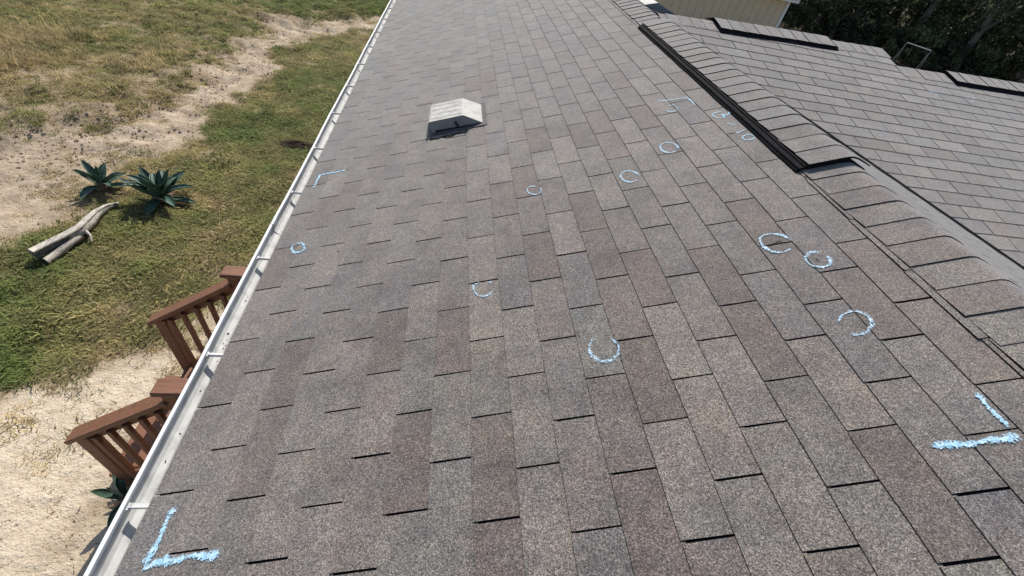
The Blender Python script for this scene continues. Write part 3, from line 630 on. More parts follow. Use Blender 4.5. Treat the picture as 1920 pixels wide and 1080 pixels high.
for nm, val in (('dens', cd), ('green', cg), ('litter', wood_zone), ('bank', np.clip((Y.ravel() - 2.6) / 2.0, 0, 1) * np.clip((-3.2 - X.ravel()) / 1., 0, 1))):
    a = gm_.attributes.new(nm, 'FLOAT', 'POINT'); a.data.foreach_set('value', val.astype('f'))
def ground_mat():
    t = NT('sandy_yard_soil', .95, .15); p = t.pos
    at = lambda n_: t.n('Attribute', attribute_name=n_).outputs['Fac']
    n1 = t.noise(p, 1.4, 6, .62); n2 = t.noise(p, 9, 5, .65); n3 = t.noise(p, 55, 4, .7)
    sand = t.ramp(n2, [(.2, (.44, .345, .24)), (.45, (.58, .48, .355)), (.7, (.66, .57, .44))])
    soil = t.ramp(n2, [(.25, (.19, .14, .09)), (.5, (.32, .245, .165)), (.75, (.45, .36, .255))])
    v = t.math('ADD', at('dens'), t.math('MULTIPLY', t.math('SUBTRACT', n1, .5), .7))
    k = t.ramp(v, [(.05, (0, 0, 0)), (.42, (1, 1, 1))])
    n5 = t.noise(p, 4.2, 7, .72)
    bank = t.ramp(n5, [(.28, (.17, .125, .085)), (.42, (.33, .255, .18)), (.55, (.45, .36, .265)), (.72, (.56, .465, .36))])
    sand = t.mix(t.math('MULTIPLY', at('bank'), .85), sand, bank)
    c = t.mix(k, sand, soil)
    pe = t.ramp(n3, [(.30, (.55, .50, .45)), (.42, (1, 1, 1)), (.62, (1, 1, 1)), (.75, (1.18, 1.17, 1.15))])
    c = t.mix(.85, c, pe, 'MULTIPLY')
    th_ = t.mix(at('green'), (.30, .245, .135), (.15, .155, .06))
    k2 = t.math('MULTIPLY', t.ramp(t.math('ADD', at('dens'), t.math('MULTIPLY', t.math('SUBTRACT', n2, .5), .8)), [(.45, (0, 0, 0)), (.85, (1, 1, 1))]), .75)
    c = t.mix(k2, c, th_)
    c = t.mix(at('litter'), c, t.ramp(n2, [(.3, (.035, .026, .018)), (.7, (.085, .062, .040))]))
    t.base(c); t.bump(t.math('ADD', n2, t.math('MULTIPLY', n3, .35)), .045); return t.m
gm_.materials.append(ground_mat())
put('ground', gm_, kind='structure', label='sandy yard with patchy grass sloping beside the house')

# grass: tufts on scattered points
def tuft(seed, blades, h0, h1, spread, lean, w):
    r_ = random.Random(seed); V = []; F = []
    for _ in range(blades):
        a = r_.uniform(0, 6.283); rr_ = spread * math.sqrt(r_.random()); b = Vector((rr_ * math.cos(a), rr_ * math.sin(a), -.006))
        h = r_.uniform(h0, h1); d = r_.uniform(0, 6.283); l = r_.uniform(.2, 1) * lean * h
        dv = Vector((math.cos(d), math.sin(d), 0)); sv = Vector((-dv.y, dv.x, 0)) * w * r_.uniform(.7, 1.3) / 2
        m1 = b + dv * l * .35 + Vector((0, 0, h * .6)); tp = b + dv * l + Vector((0, 0, h * r_.uniform(.75, 1)))
        k = len(V); V += [b - sv, b + sv, m1 + sv * .8, m1 - sv * .8, tp]; F += [(k, k + 1, k + 2, k + 3), (k + 3, k + 2, k + 4)]
    return V, F
def grass_mat():
    t = NT('grass_blades', .75, .25); t.b.inputs['Subsurface Weight'].default_value = 0
    a = t.n('Attribute', attribute_name='tone', attribute_type='INSTANCER').outputs['Fac']
    rnd = t.n('Attribute', attribute_name='vary', attribute_type='INSTANCER').outputs['Fac']
    g = t.ramp(a, [(0, (.47, .38, .21)), (.25, (.40, .34, .16)), (.5, (.30, .29, .115)), (.75, (.24, .265, .095)), (1, (.195, .25, .075))])
    k = t.ramp(rnd, [(0, (.42, .42, .42)), (.5, (1, 1, 1)), (1, (1.5, 1.46, 1.4))])
    c = t.mix(1, g, k, 'MULTIPLY'); t.base(c)
    tr = t.n('BsdfTranslucent'); t.l(c, tr.inputs[0]); mx = t.n('MixShader'); mx.inputs[0].default_value = .45
    t.l(t.b.outputs[0], mx.inputs[1]); t.l(tr.outputs[0], mx.inputs[2]); t.l(mx.outputs[0], t.t.nodes['Material Output'].inputs[0])
    return t.m
M_grass = grass_mat()
def scatter(name, pts, scl, tone_, vary, src, label, cat):
    me = bpy.data.meshes.new(name); me.vertices.add(len(pts)); me.vertices.foreach_set('co', pts.astype('f').ravel())
    for nm, val in (('scl', scl), ('tone', tone_), ('vary', vary), ('rot', rng.uniform(0, 6.283, len(pts)))):
        a = me.attributes.new(nm, 'FLOAT', 'POINT'); a.data.foreach_set('value', val.astype('f'))
    o = put(name, me, label=label, cat=cat, kind='stuff')
    g = bpy.data.node_groups.new(name, 'GeometryNodeTree')
    g.interface.new_socket('Geometry', in_out='INPUT', socket_type='NodeSocketGeometry'); g.interface.new_socket('Geometry', in_out='OUTPUT', socket_type='NodeSocketGeometry')
    N = g.nodes; L = g.links; gi = N.new('NodeGroupInput'); go = N.new('NodeGroupOutput'); ip = N.new('GeometryNodeInstanceOnPoints'); oi = N.new('GeometryNodeObjectInfo'); oi.inputs['Object'].default_value = src
    def at(n_):
        a = N.new('GeometryNodeInputNamedAttribute'); a.data_type = 'FLOAT'; a.inputs[0].default_value = n_; return a.outputs[0]
    cx = N.new('ShaderNodeCombineXYZ'); L.new(at('rot'), cx.inputs[2]); er = N.new('FunctionNodeEulerToRotation'); L.new(cx.outputs[0], er.inputs[0])
    L.new(gi.outputs[0], ip.inputs['Points']); L.new(oi.outputs['Geometry'], ip.inputs['Instance']); L.new(er.outputs[0], ip.inputs['Rotation']); L.new(at('scl'), ip.inputs['Scale']); L.new(ip.outputs[0], go.inputs[0])
    md = o.modifiers.new('scatter', 'NODES'); md.node_group = g
    return o
def src_obj(name, V, F, mat):
    return bpy.data.objects.new(name, mesh(name, V, F, [mat]))          # not linked: only the scatter uses it
# candidate points where the photograph sees the yard
N0 = 190000
px_ = rng.uniform(-13.4, -1.9, N0); py_ = rng.uniform(-.6, 19.4, N0)
dist = np.hypot(px_ + 1, py_ + 1)
keep = (py_ < 17.5 + .2 * (px_ + 13)) & (px_ > -6.2 - .62 * py_) & (rng.random(N0) < np.clip(7.5 / dist, .42, 1))
keep &= ~((px_ > -3.55) & (py_ > .7) & (py_ < 2.0))
px_, py_ = px_[keep], py_[keep]; d_, g_ = cover(px_, py_)
cl = fbm(px_ * 2.2, py_ * 2.2, 4, 41)
d_ = d_ * np.where((px_ < -5) & (py_ > 5) & (scarp_dist(px_, py_) > -.6), .92, 1.0)
pr = np.clip((d_ + (cl - .5) * 1.5 * (1 - np.abs(d_ - .5)) - .10) * 1.25, 0, 1)
k = rng.random(len(px_)) < pr; px_, py_, d_, g_, cl = px_[k], py_[k], d_[k], g_[k], cl[k]
gz = ground_z(px_, py_); tonev = np.clip(g_ + (fbm(px_ * .9, py_ * .9, 3, 77) - .5) * .8 + (fbm(px_ * 5, py_ * 5, 3, 78) - .5) * .9 + rng.normal(0, .16, len(px_)) - .02, 0, 1)
pts = np.stack([px_, py_, gz], 1); scl = rng.uniform(.6, 1.2, len(px_)) * (.75 + .5 * d_) * (1 + (rng.random(len(px_)) < .06) * .9); vary = np.clip(.5 + rng.normal(0, .24, len(px_)) + (fbm(px_ * 6, py_ * 6, 2, 91) - .5) * .8, 0, 1)
dry = rng.random(len(px_)) < np.clip((.38 - g_) * 1.3, 0, .28) * (d_ > .35) * (py_ > 8) * (px_ < -7); sel = rng.random(len(px_))
for i, (a, b2) in enumerate(((0, .34), (.34, .67), (.67, 1.01))):
    s_ = (sel >= a) & (sel < b2) & ~dry
    V, F = tuft(100 + i, 24, .016, .046, .10, 1.7, .0085)
    scatter('lawn_grass', pts[s_], scl[s_], tonev[s_], vary[s_], src_obj('grass_tuft', V, F, M_grass), ['short patchy green and olive lawn grass beside the house', 'low lawn grass mixed among the patches beside the gutter', 'short clumped lawn grass thinning out onto the sand'][i], 'grass')
V, F = tuft(140, 20, .06, .20, .10, 1.3, .007)
scatter('dry_grass', pts[dry], scl[dry], tonev[dry] * .4, vary[dry], src_obj('dry_tuft', V, F, M_grass), 'taller straw coloured grass on the bank at the upper left', 'grass')
# weeds: leafy rosettes on the eroded bank
sd = scarp_dist(px_, py_); wk = (rng.random(len(px_)) < .07) & (sd > -.4) & (d_ > .15)
V, F = tuft(150, 14, .03, .085, .07, 2.0, .016)
scatter('bank_weeds', pts[wk], scl[wk], np.clip(tonev[wk] + .1, 0, .7), vary[wk] * .7, src_obj('weed_tuft', V, F, M_grass), 'scattered low weeds along the eroded sandy bank', 'weeds')
# sticks and clods on the bare ground
NS = 2600; sx = rng.uniform(-9, -2.4, NS); sy_ = rng.uniform(-.5, 13, NS); dd, _ = cover(sx, sy_); k = dd < .35; sx, sy_ = sx[k], sy_[k]
V = []; F = []; r_ = random.Random(5)
for _ in range(7):
    a = r_.uniform(0, 6.28); l = r_.uniform(.004, .016); c = Vector((r_.uniform(-.08, .08), r_.uniform(-.08, .08), .003)); dv = Vector((math.cos(a), math.sin(a), r_.uniform(-.05, .25))) * l; sv = Vector((-dv.y, dv.x, 0)).normalized() * .003
    k = len(V); V += [c - dv - sv, c - dv + sv, c + dv + sv * .6, c + dv - sv * .6, c + Vector((0, 0, .006))]; F += [(k, k + 1, k + 4), (k + 1, k + 2, k + 4), (k + 2, k + 3, k + 4), (k + 3, k, k + 4)]
scatter('ground_litter', np.stack([sx, sy_, ground_z(sx, sy_)], 1), rng.uniform(.5, 1.3, len(sx)), rng.uniform(0, .35, len(sx)), rng.uniform(0, .5, len(sx)), src_obj('litter_bits', V, F, M_grass), 'dry stalks and crumbs of soil scattered on the bare sand', 'litter')

# crumbled clods on the eroded bank
NS = 45000; sx = rng.uniform(-12, -2.4, NS); sy_ = rng.uniform(2, 18, NS); dd, _ = cover(sx, sy_); sdd = scarp_dist(sx, sy_)
k = (rng.random(NS) < np.exp(-(np.clip(np.abs(sdd - .1) - .3, 0, 9) / 1.1) ** 2) * .30) & (fbm(sx * 2.5, sy_ * 2.5, 3, 64) > .46); sx, sy_ = sx[k], sy_[k]
V = []; F = []; r_ = random.Random(8)
for _ in range(6):
    c = Vector((r_.uniform(-.09, .09), r_.uniform(-.09, .09), 0)); rr_ = r_.uniform(.006, .02); b = len(V)
    V += [c + Vector((math.cos(k2 * 1.2566) * rr_ * r_.uniform(.7, 1.3), math.sin(k2 * 1.2566) * rr_ * r_.uniform(.7, 1.3), -.004)) for k2 in range(5)] + [c + Vector((r_.uniform(-.3, .3) * rr_, r_.uniform(-.3, .3) * rr_, rr_ * .38))]
    F += [(b + k2, b + (k2 + 1) % 5, b + 5) for k2 in range(5)]
def clod_mat():
    t = NT('soil_clods', .95, .1); rnd = t.n('Attribute', attribute_name='vary', attribute_type='INSTANCER').outputs['Fac']
    t.base(t.ramp(rnd, [(0, (.20, .145, .10)), (.5, (.33, .255, .18)), (1, (.52, .42, .31))])); return t.m
scatter('soil_clods', np.stack([sx, sy_, ground_z(sx, sy_)], 1), rng.uniform(.5, 1.5, len(sx)), rng.uniform(0, 1, len(sx)), rng.uniform(0, 1, len(sx)), src_obj('clod_bits', V, F, clod_mat()), 'crumbled brown clods along the eroded sandy bank', 'clods')

# ------------------------------------------------------------------ porch stairs with two railings
st_ = empty('porch_stairs', (-2.9, 1.33, 0), 'red brown wooden porch stairs with two sloping railings below the gutter', 'stairs')
SI = Matrix.Translation((2.9, -1.33, 0))
def sp(name, mb, parent=None, **kw):
    o = put(name, mesh(name, mb.v, mb.f, [M_wood], mb.mi), parent or st_, **kw); o.matrix_local = SI if not parent else Matrix(); return o
def along(a, b2): d = (Vector(b2) - Vector(a)); return d.to_track_quat('X', 'Z').to_matrix(), d.length, (Vector(a) + Vector(b2)) / 2
CAPZ = 1.60; XT = -2.645; XB = -3.40
for yy, lab in ((1.895, 'far'), (.775, 'near')):
    m = MB(); m.bevbox((XT, yy, (CAPZ - .045) / 2), (.092, .092, CAPZ - .045), .005); sp('post', m)
    m = MB(); m.bevbox((-2.13, yy, CAPZ - .0215), (1.20, .135, .041), .012); sp('level_rail', m)
    # sloping handrail: flat board over a side rail
    A = Vector((XT - .03, yy, CAPZ - .13)); B = Vector((-3.50, yy, .905)); R3, L, mid = along(A, B); upv = R3 @ Vector((0, 0, 1))
    m = MB(); m.bevbox(mid, (L, .128, .038), .006, R3); sp('handrail', m)
    A2 = Vector((XT - .046, yy - .0, CAPZ - .205)); B2 = Vector((XB + .045, yy, CAPZ - .205 + (B.z - A.z) / (B.x - A.x) * (XB + .045 - XT + .046))); R3b, L2, mid2 = along(A2, B2)
    m = MB(); m.bevbox(mid2, (L2, .040, .088), .004, R3b); sp('rail', m)
    zr = lambda x: A.z + (B.z - A.z) * (x - A.x) / (B.x - A.x)
    zt = zr(XB) - .022; m = MB(); m.bevbox((XB, yy, zt / 2), (.092, .092, zt), .005); sp('post', m)
    A3 = A2 - Vector((0, 0, .70)); B3 = B2 - Vector((0, 0, .70)); R3c, L3, mid3 = along(A3, B3)
    m = MB(); m.bevbox(mid3, (L3, .038, .07), .004, R3c); sp('lower_rail', m)
    for k in range(5):
        x = XT - .135 - k * .131; z1 = zr(x) - .06; z0 = z1 - .78
        m = MB(); m.bevbox((x, yy - .0385, (z0 + z1) / 2), (.036, .036, z1 - z0), .003); sp('baluster', m)
for yy in (1.895, .775):                                     # level railing from the stair posts back to the wall
    m = MB(); m.bevbox((-2.13, yy, CAPZ - .085), (.94, .038, .085), .004); sp('rail', m)
    for k in range(6):
        m = MB(); m.bevbox((-2.50 + k * .142, yy - .0375, 1.12), (.036, .036, .80), .003); sp('baluster', m)
for k in range(4):
    m = MB(); m.bevbox((XT - .15 - k * .235, 1.335, .565 - k * .165), (.26, 1.02, .038), .005); sp('tread', m)
for yy in (.86, 1.81):
    A = Vector((XT + .05, yy, .48)); B = Vector((-3.56, yy, -.10)); R3, L, mid = along(A, B); m = MB(); m.bevbox(mid, (L, .038, .22), .004, R3); sp('stringer', m)
for k in range(8):
    m = MB(); m.bevbox((-2.585 + k * .142, 1.335, .70), (.136, 1.28, .034), .004); sp('deck_board', m)
for x in (-2.60, -1.6):
    for yy in (.80, 1.87):
        if x < -2: continue
        m = MB(); m.bevbox((x, yy, .79), (.09, .09, 1.53), .005); sp('post', m)
m = MB(); m.bevbox((-2.1, .76, .60), (1.1, .038, .16), .004); m.bevbox((-2.1, 1.91, .60), (1.1, .038, .16), .004); sp('rim_board', m)

# ------------------------------------------------------------------ agaves
def agave_mat():
    t = NT('agave_leaf', .5, .3); p = t.n('TexCoord').outputs['Object']
    n1 = t.noise(p, 9, 4); c = t.ramp(n1, [(.3, (.034, .070, .052)), (.55, (.066, .115, .085)), (.75, (.13, .185, .14))])
    t.base(c); t.bump(n1, .002); return t.m
M_agave = agave_mat(); M_dead = plain('dead_agave_leaf', (.17, .115, .075), .85, .2, .4, 14, .004)
def agave_leaf(L, W, el, curl, name='leaf'):
    """fleshy channelled leaf along +X, rising at angle el"""
    V = []; F = []; n = 9; rows = 5; x = 0.; z = .0; a = el; P = []
    for i in range(n + 1):
        s = i / n; w = W * (1 - .25 * (1 - s) ** 2 * 2.2) * (math.sin(math.pi * (.18 + .82 * s)) ** .75 if s < 1 else 0) + .001
        th_ = .022 * (1 - s) + .003
        for j in range(rows):
            q = j / (rows - 1) * 2 - 1; up = Vector((-math.sin(a), 0, math.cos(a)))
            V.append(Vector((x, 0, z)) + Vector((0, q * w, 0)) + up * (abs(q) ** 1.6 * w * .55))
        for j in range(rows):
            q = j / (rows - 1) * 2 - 1; up = Vector((-math.sin(a), 0, math.cos(a)))
            V.append(Vector((x, 0, z)) + Vector((0, q * w * .98, 0)) + up * (abs(q) ** 1.6 * w * .55 - th_ * (1 - abs(q) ** 3)))
        x += math.cos(a) * L / n; z += math.sin(a) * L / n; a += curl / n
    R_ = rows * 2
    for i in range(n):
        for j in range(rows - 1):
            F.append((i * R_ + j, (i + 1) * R_ + j, (i + 1) * R_ + j + 1, i * R_ + j + 1)); F.append((i * R_ + rows + j, i * R_ + rows + j + 1, (i + 1) * R_ + rows + j + 1, (i + 1) * R_ + rows + j))
        for j in (0, rows - 1):
            q = (i * R_ + j, i * R_ + rows + j, (i + 1) * R_ + rows + j, (i + 1) * R_ + j); F.append(q if j == 0 else q[::-1])
    return mesh(name, V, F, [M_agave], smooth=True)
LEAF = [agave_leaf(1, w_, 0, c, 'leaf') for w_, c in ((.18, -.25), (.165, .25), (.19, -.8))]
DEAD = []
for l in LEAF:
    d = l.copy(); d.materials.clear(); d.materials.append(M_dead); DEAD.append(d)
def agave(x, y, R, nl, label, seed, dead=8, tilt=0, group=None):
    z = float(ground_z(np.array([x]), np.array([y]))[0]); e = empty('agave_plant', (x, y, z), label, 'agave', group); q = random.Random(seed)
    for i in range(nl):
        s = (i + .5) / nl; az = i * 2.39996 + q.uniform(-.2, .2); el = math.radians(16 + 58 * s ** 1.0 + q.uniform(-11, 11)); L = R * (1.08 - .25 * s) * q.uniform(.85, 1.12)
        M = Matrix.Translation((0, 0, .05 + .06 * s)) @ Matrix.Rotation(az, 4, 'Z') @ Matrix.Rotation(-el, 4, 'Y') @ Matrix.Translation((.03, 0, 0)) @ Matrix.Rotation(q.uniform(-.25, .25), 4, 'X') @ Matrix.Diagonal((L, L * q.uniform(.85, 1.15), L, 1))
        put('leaf', LEAF[i % 3], e, M)
    for i in range(dead):
        az = q.uniform(0, 6.283); el = math.radians(q.uniform(-8, 8)); L = R * q.uniform(.6, 1.0)
        M = Matrix.Translation((0, 0, .035)) @ Matrix.Rotation(az, 4, 'Z') @ Matrix.Rotation(-el, 4, 'Y') @ Matrix.Rotation(q.uniform(-1, 1), 4, 'X') @ Matrix.Diagonal((L, L * .55, L * .6, 1))
        put('dead_leaf', DEAD[i % 3], e, M)
    m = MB(); m.tube([(0, 0, -.03), (0, 0, .06), (0, 0, .14)], [.085, .10, .05], 9, jit=.1); m.build('stem', [M_dead], e)
agave(-5.05, 4.93, .47, 22, 'large blue green agave with dead brown leaves at its base', 4, 12)
agave(-5.88, 5.10, .37, 14, 'smaller agave to the left of the large one', 9, 5)
agave(-3.40, .64, .27, 8, 'small agave poking out beside the stairs under the gutter', 13, 2)

# ------------------------------------------------------------------ driftwood log
M_log = plain('bleached_wood', (.44, .40, .35), .85, .2, .45, 5, .012, stretch=(9, 2, 9)); M_hollow = plain('rotten_wood', (.055, .036, .026), .95, .1, .4, 20)
def gz1(x, y): return float(ground_z(np.array([x]), np.array([y]))[0])
lg = empty('driftwood_log', (-5.6, 4.1, gz1(-5.6, 4.1)), 'bleached split driftwood log lying near the agaves', 'log'); LO = Vector(lg.location)
path = [(-5.72, 3.46, .12), (-5.63, 3.63, .13), (-5.555, 3.82, .125), (-5.52, 3.99, .115), (-5.545, 4.19, .10), (-5.575, 4.39, .085), (-5.55, 4.57, .075), (-5.47, 4.70, .06)]
def half_log(path, rad, a0, a1, n=10, thick=.6):
    """bark shell: part of a tube, with thickness"""
    P = [Vector(p) for p in path]; V = []; F = []
    for i, p in enumerate(P):
        t = (P[min(i + 1, len(P) - 1)] - P[max(0, i - 1)]).normalized(); a = t.cross(Vector((0, 0, 1))).normalized(); b2 = a.cross(t)
        for q in (1, thick):
            for k in range(n + 1):
                an = a0 + (a1 - a0) * k / n; rj = rad[i] * q * (1 + .10 * math.sin(3 * an + i * .8) + random.uniform(-.07, .07)); V.append(p + (a * math.cos(an) + b2 * math.sin(an)) * rj)
    m_ = 2 * (n + 1)
    for i in range(len(P) - 1):
        for k in range(n):
            F.append((i * m_ + k, i * m_ + k + 1, (i + 1) * m_ + k + 1, (i + 1) * m_ + k)); o_ = n + 1
            F.append((i * m_ + o_ + k, (i + 1) * m_ + o_ + k, (i + 1) * m_ + o_ + k + 1, i * m_ + o_ + k + 1))
        for k in (0, n): F.append((i * m_ + k, (i + 1) * m_ + k, (i + 1) * m_ + n + 1 + k, i * m_ + n + 1 + k))
    for i in (0, len(P) - 1):
        for k in range(n): F.append((i * m_ + k, i * m_ + k + 1, i * m_ + n + 2 + k, i * m_ + n + 1 + k))
    return V, F
m = MB(); pp = [Vector(p) - Vector((LO.x, LO.y, .0)) for p in path]
v, f = half_log(pp, [.085, .082, .08, .082, .078, .065, .048, .022], .9, 4.3, 10, .62); m.add(v, f)
m.tube([pp[2], pp[3], pp[4], pp[5], pp[6], pp[7]], [.04, .066, .07, .058, .042, .018], 9, jit=.06)
m.build('trunk', [M_log], lg, smooth=True)
m = MB(); q = [p + Vector((.078, -.015, -.05)) * (1 - i / 2.9) - Vector((0, 0, .025)) for i, p in enumerate(pp[:4])]; v, f = half_log(q, [.058, .062, .055, .035], -2.1, 1.3, 8, .4); m.add(v, f); m.build('split_slab', [M_log], lg, smooth=True)
m = MB(); m.tube([p + Vector((.05, -.03, -.06)) for p in pp[:4]], [.02, .035, .03, .02], 8, jit=.15); m.build('rotten_core', [M_hollow], lg)
m = MB(); m.tube([pp[3] + Vector((.04, 0, .0)), pp[3] + Vector((.13, -.07, -.02)), pp[3] + Vector((.17, -.15, -.05))], [.02, .014, .006], 6, jit=.1); m.build('twig', [M_log], lg)

# small dark stump by the eave
e = empty('soil_mound', (-3.72, 7.1, gz1(-3.72, 7.1)), 'small dark mound of soil in the grass beside the gutter', 'mound')
V = []; F = []
for i in range(7):
    for k in range(14):
        rr_ = .34 * i / 6; a = k * 6.2832 / 14; V.append((rr_ * math.cos(a) * 1.3, rr_ * math.sin(a) * .7, .10 * (1 - (i / 6) ** 2) * random.uniform(.7, 1.15) - .012))
for i in range(6):
    for k in range(14): F.append((i * 14 + k, (i + 1) * 14 + k, (i + 1) * 14 + (k + 1) % 14, i * 14 + (k + 1) % 14))
put('earth', mesh('earth', V, F, [plain('dark_soil', (.035, .024, .017), .95, .1, .5, 30, .02)]), e)

# ------------------------------------------------------------------ shed beyond the wing
sh = empty('shed', (10, 23.5, 0), 'tan panelled shed with white corner trim behind the wing roof', 'shed'); S0 = Matrix.Translation((-10, -23.5, 0))
def shp(name, mb, mat, par=None):
    o = put(name, mesh(name, mb.v, mb.f, [mat]), par or sh); o.matrix_local = S0 if not par else Matrix(); return o
M_tan = plain('tan_panel_siding', (.62, .50, .34), .7, .3, .05, 2.5)
xL, xR, yF, yB, zt = 3.2, 15.04, 22.23, 27.2, 2.42
m = MB(); m.box(((xL + xR) / 2, (yF + yB) / 2 + .02, zt / 2), (xR - xL - .02, yB - yF, zt)); shp('wall', m, M_tan)
x = xL
while x < xR - .1:                                           # grooved vertical panels
    w = min(.405, xR - x); m = MB(); m.box((x + w / 2, yF + .004, zt / 2), (w - .014, .022, zt - .02)); shp('panel', m, M_tan); x += .405
for k in range(12):
    m = MB(); m.box((xR + .004, yF + .25 + k * .405, zt / 2), (.022, .391, zt - .02)); shp('panel', m, M_tan)
m = MB(); m.box((xR - .035, yF - .022, zt / 2), (.115, .03, zt)); m.box((xR + .03, yF + .03, zt / 2), (.03, .11, zt)); shp('corner_trim', m, M_soffit)
m = MB(); m.box(((xL + xR) / 2, yF - .16, zt + .06), (xR - xL + .5, .34, .10)); shp('eave', m, M_soffit)
m = MB(); m.add([(xL - .25, yF - .36, zt + .12), (xR + .27, yF - .36, zt + .12), (xR + .27, (yF + yB) / 2, zt + 1.25), (xL - .25, (yF + yB) / 2, zt + 1.25), (xR + .27, yB + .36, zt + .12), (xL - .25, yB + .36, zt + .12)], [(0, 1, 2, 3), (3, 2, 4, 5)])
m.add([(xL, yF, zt), (xL, (yF + yB) / 2, zt + 1.2), (xL, yB, zt), (xR, yF, zt), (xR, (yF + yB) / 2, zt + 1.2), (xR, yB, zt)], [(0, 1, 2), (5, 4, 3)]); shp('roof', m, plain('shed_roof', (.13, .12, .115), .9, .2, .2, 20))

# ------------------------------------------------------------------ metal pipe frame in front of the wood
M_pipe = plain('galvanised_pipe', (.20, .205, .21), .5, .4, .2, 30)
fr = empty('pipe_frame', (21.6, 20.5, 0), 'thin silver pipe frame standing in front of the dark wood', 'pipe frame')
a = Vector((-.2, .55, 0)); b2 = Vector((.2, -.58, 0)); H = 1.9
m = MB(); m.tube([a + Vector((0, 0, H)), b2 + Vector((0, 0, H))], .028, 8); m.build('crossbar', [M_pipe], fr)
for q in (a, b2):
    for s in (-1, 1):
        m = MB(); m.tube([q + Vector((0, 0, H - .02)), q + Vector((s * .12, s * .02, H * .5)), q + Vector((s * .30, s * .05, -.05))], .014, 6); m.build('leg', [M_pipe], fr)

# ------------------------------------------------------------------ the wood beyond
def leaf_mat(name, cols):
    t = NT(name, .7, .3); rnd = t.n('NewGeometry').outputs['Random Per Island']
    c = t.ramp(rnd, cols); t.base(c)
    tr = t.n('BsdfTranslucent'); t.l(c, tr.inputs[0]); mx = t.n('MixShader'); mx.inputs[0].default_value = .3
    t.l(t.b.outputs[0], mx.inputs[1]); t.l(tr.outputs[0], mx.inputs[2]); t.l(mx.outputs[0], t.t.nodes['Material Output'].inputs[0]); return t.m
M_leafA = leaf_mat('oak_leaves', [(0, (.034, .050, .025)), (.5, (.088, .115, .054)), (1, (.18, .21, .105))])
M_leafB = leaf_mat('juniper_leaves', [(0, (.028, .038, .022)), (.5, (.062, .078, .040)), (1, (.12, .132, .068))])
M_leafC = leaf_mat('dry_brush_leaves', [(0, (.04, .028, .018)), (.5, (.075, .050, .033)), (1, (.11, .08, .05))])
M_bark = plain('grey_bark', (.165, .15, .13), .9, .2, .35, 6, .02, stretch=(3, 3, .6))
def crown_mesh(name, seed, R, H, nc, per, leaf, mat, z0):
    q = np.random.default_rng(seed); V = []; F = []
    cs = []
    for _ in range(nc):
        while True:
            p = q.uniform(-1, 1, 3)
            if .25 < (p ** 2).sum() < 1: break
        cs.append((p * [R, R, H / 2] + [0, 0, z0 + H / 2], q.uniform(.35, .75) * R * .42))
    A = []
    for c, r0 in cs:
        d = q.normal(0, 1, (per, 3)); d /= np.linalg.norm(d, axis=1)[:, None]; d *= (q.random((per, 1)) ** .5) * r0 * [1, 1, .75]
        A.append(c + d)
    P = np.concatenate(A); n = len(P)
    e1 = q.normal(0, 1, (n, 3)); e1 /= np.linalg.norm(e1, axis=1)[:, None]; e2 = np.cross(e1, q.normal(0, 1, (n, 3))); e2 /= np.linalg.norm(e2, axis=1)[:, None]
    s = leaf * q.uniform(.6, 1.3, (n, 1))
    vv = np.stack([P - e1 * s, P + e2 * s * .42, P + e1 * s, P - e2 * s * .42], 1).reshape(-1, 3)
    me = bpy.data.meshes.new(name); me.vertices.add(len(vv)); me.vertices.foreach_set('co', vv.astype('f').ravel())
    me.loops.add(n * 4); me.loops.foreach_set('vertex_index', np.arange(n * 4, dtype='i')); me.polygons.add(n); me.polygons.foreach_set('loop_start', np.arange(n, dtype='i') * 4)
    me.update(); me.validate(); me.materials.append(mat); return me, cs
def tree_proto(seed, R, H, z0, mat, trunk_r, per=70, nc=46, twin=False, leaf=.14):
    cm, cs = crown_mesh('crown', seed, R, H, nc, per, leaf, mat, z0); q = random.Random(seed); m = MB()
    for s in ((-1, 1) if twin else (0,)):
        bx = s * .35; top = Vector((bx + q.uniform(-.6, .6) + s * .5, q.uniform(-.5, .5), z0 + H * .75))
        pth = [Vector((bx, 0, -.1)).lerp(top, k / 5) + Vector((q.uniform(-.12, .12), q.uniform(-.12, .12), 0)) * (k > 0) for k in range(6)]
        m.tube(pth, [trunk_r * (1.25 if k == 0 else 1 - .15 * k) for k in range(6)], 8, jit=.08)
        for c, _ in q.sample(cs, 8):
            b0 = pth[q.randint(2, 4)]; c = Vector(c); mid = b0.lerp(c, .5) + Vector((0, 0, .25)); m.tube([b0, mid, c], [trunk_r * .38, trunk_r * .22, trunk_r * .06], 5)
    return cm, mesh('trunk', m.v, m.f, [M_bark])
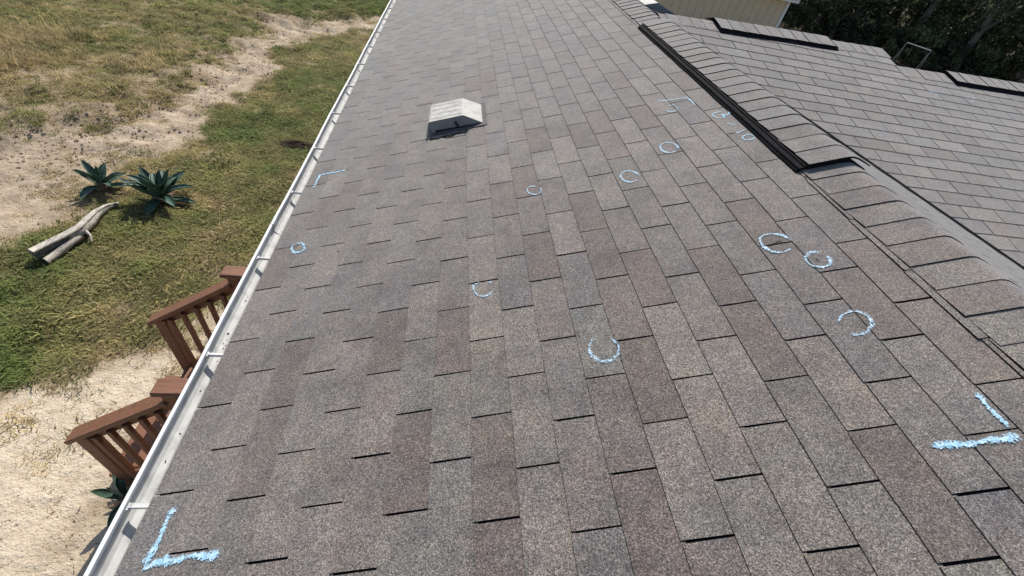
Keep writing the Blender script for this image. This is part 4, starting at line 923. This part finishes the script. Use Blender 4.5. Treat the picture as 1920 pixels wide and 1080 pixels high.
PT = [tree_proto(1, 2.6, 5.5, 2.3, M_leafA, .17, twin=True), tree_proto(2, 3.0, 6.5, 1.6, M_leafB, .22, per=85), tree_proto(3, 2.3, 5.0, 1.0, M_leafA, .14, per=80), tree_proto(4, 2.8, 6.0, .8, M_leafB, .2, per=90, nc=54)]
BU = [tree_proto(11, 1.5, 1.9, .1, M_leafA, .05, per=60, nc=30, leaf=.11), tree_proto(12, 1.3, 1.7, .1, M_leafC, .05, per=36, nc=30, leaf=.10), tree_proto(13, 1.8, 2.3, .05, M_leafB, .05, per=60, nc=36, leaf=.12)]
def plant(name, proto, x, y, s, rz, label, cat, group):
    e = empty(name, (x, y, 0), label, cat, group); e.rotation_euler.z = rz; e.scale = (s, s, s * random.uniform(.92, 1.1))
    put('trunk', proto[1], e); put('crown', proto[0], e); return e
TREES = [(24.6, 29.6, 0, 1.0, 0.2, 'twin trunked leafy tree at the edge of the wood right of the shed'), (19.4, 31.0, 2, 1.0, 1.2, 'young tree in deep shade close behind the shed corner'),
         (29.5, 24.6, 1, 1.05, 2.2, 'broad dense tree rising behind the pipe frame')]
for x, y, k, s, rz, lab in TREES: plant('tree', PT[k], x, y, s, rz, lab, 'tree', None)
q = random.Random(21)
for i in range(45):
    row = i // 9; t = (i % 9 + q.uniform(.2, .8)) / 9
    x = 21 + t * 24 + row * 3.5 + q.uniform(-1, 1); y = 36 - t * 23 + row * 5.2 + q.uniform(-1.2, 1.2)
    plant('tree', PT[q.randrange(4)], x, y, q.uniform(.9, 1.3), q.uniform(0, 6), 'dark shaded tree in the dense wood beyond the wing roof', 'tree', 'trees of the dense wood')
for i in range(34):
    t = q.random(); x = 20.5 + t * 19 + q.uniform(-1.3, 2.5); y = 32.5 - t * 18 + q.uniform(-1.3, 2.5)
    k = q.choice((0, 0, 1, 2, 2)); plant('bush', BU[k], x, y, q.uniform(.7, 1.25), q.uniform(0, 6), 'dry brown brush in the undergrowth of the wood' if k == 1 else 'dark leafy bush in the undergrowth of the wood', 'bush', 'brown brush of the undergrowth' if k == 1 else 'bushes of the undergrowth')
scene.cycles.max_bounces = 6; scene.cycles.transparent_max_bounces = 12
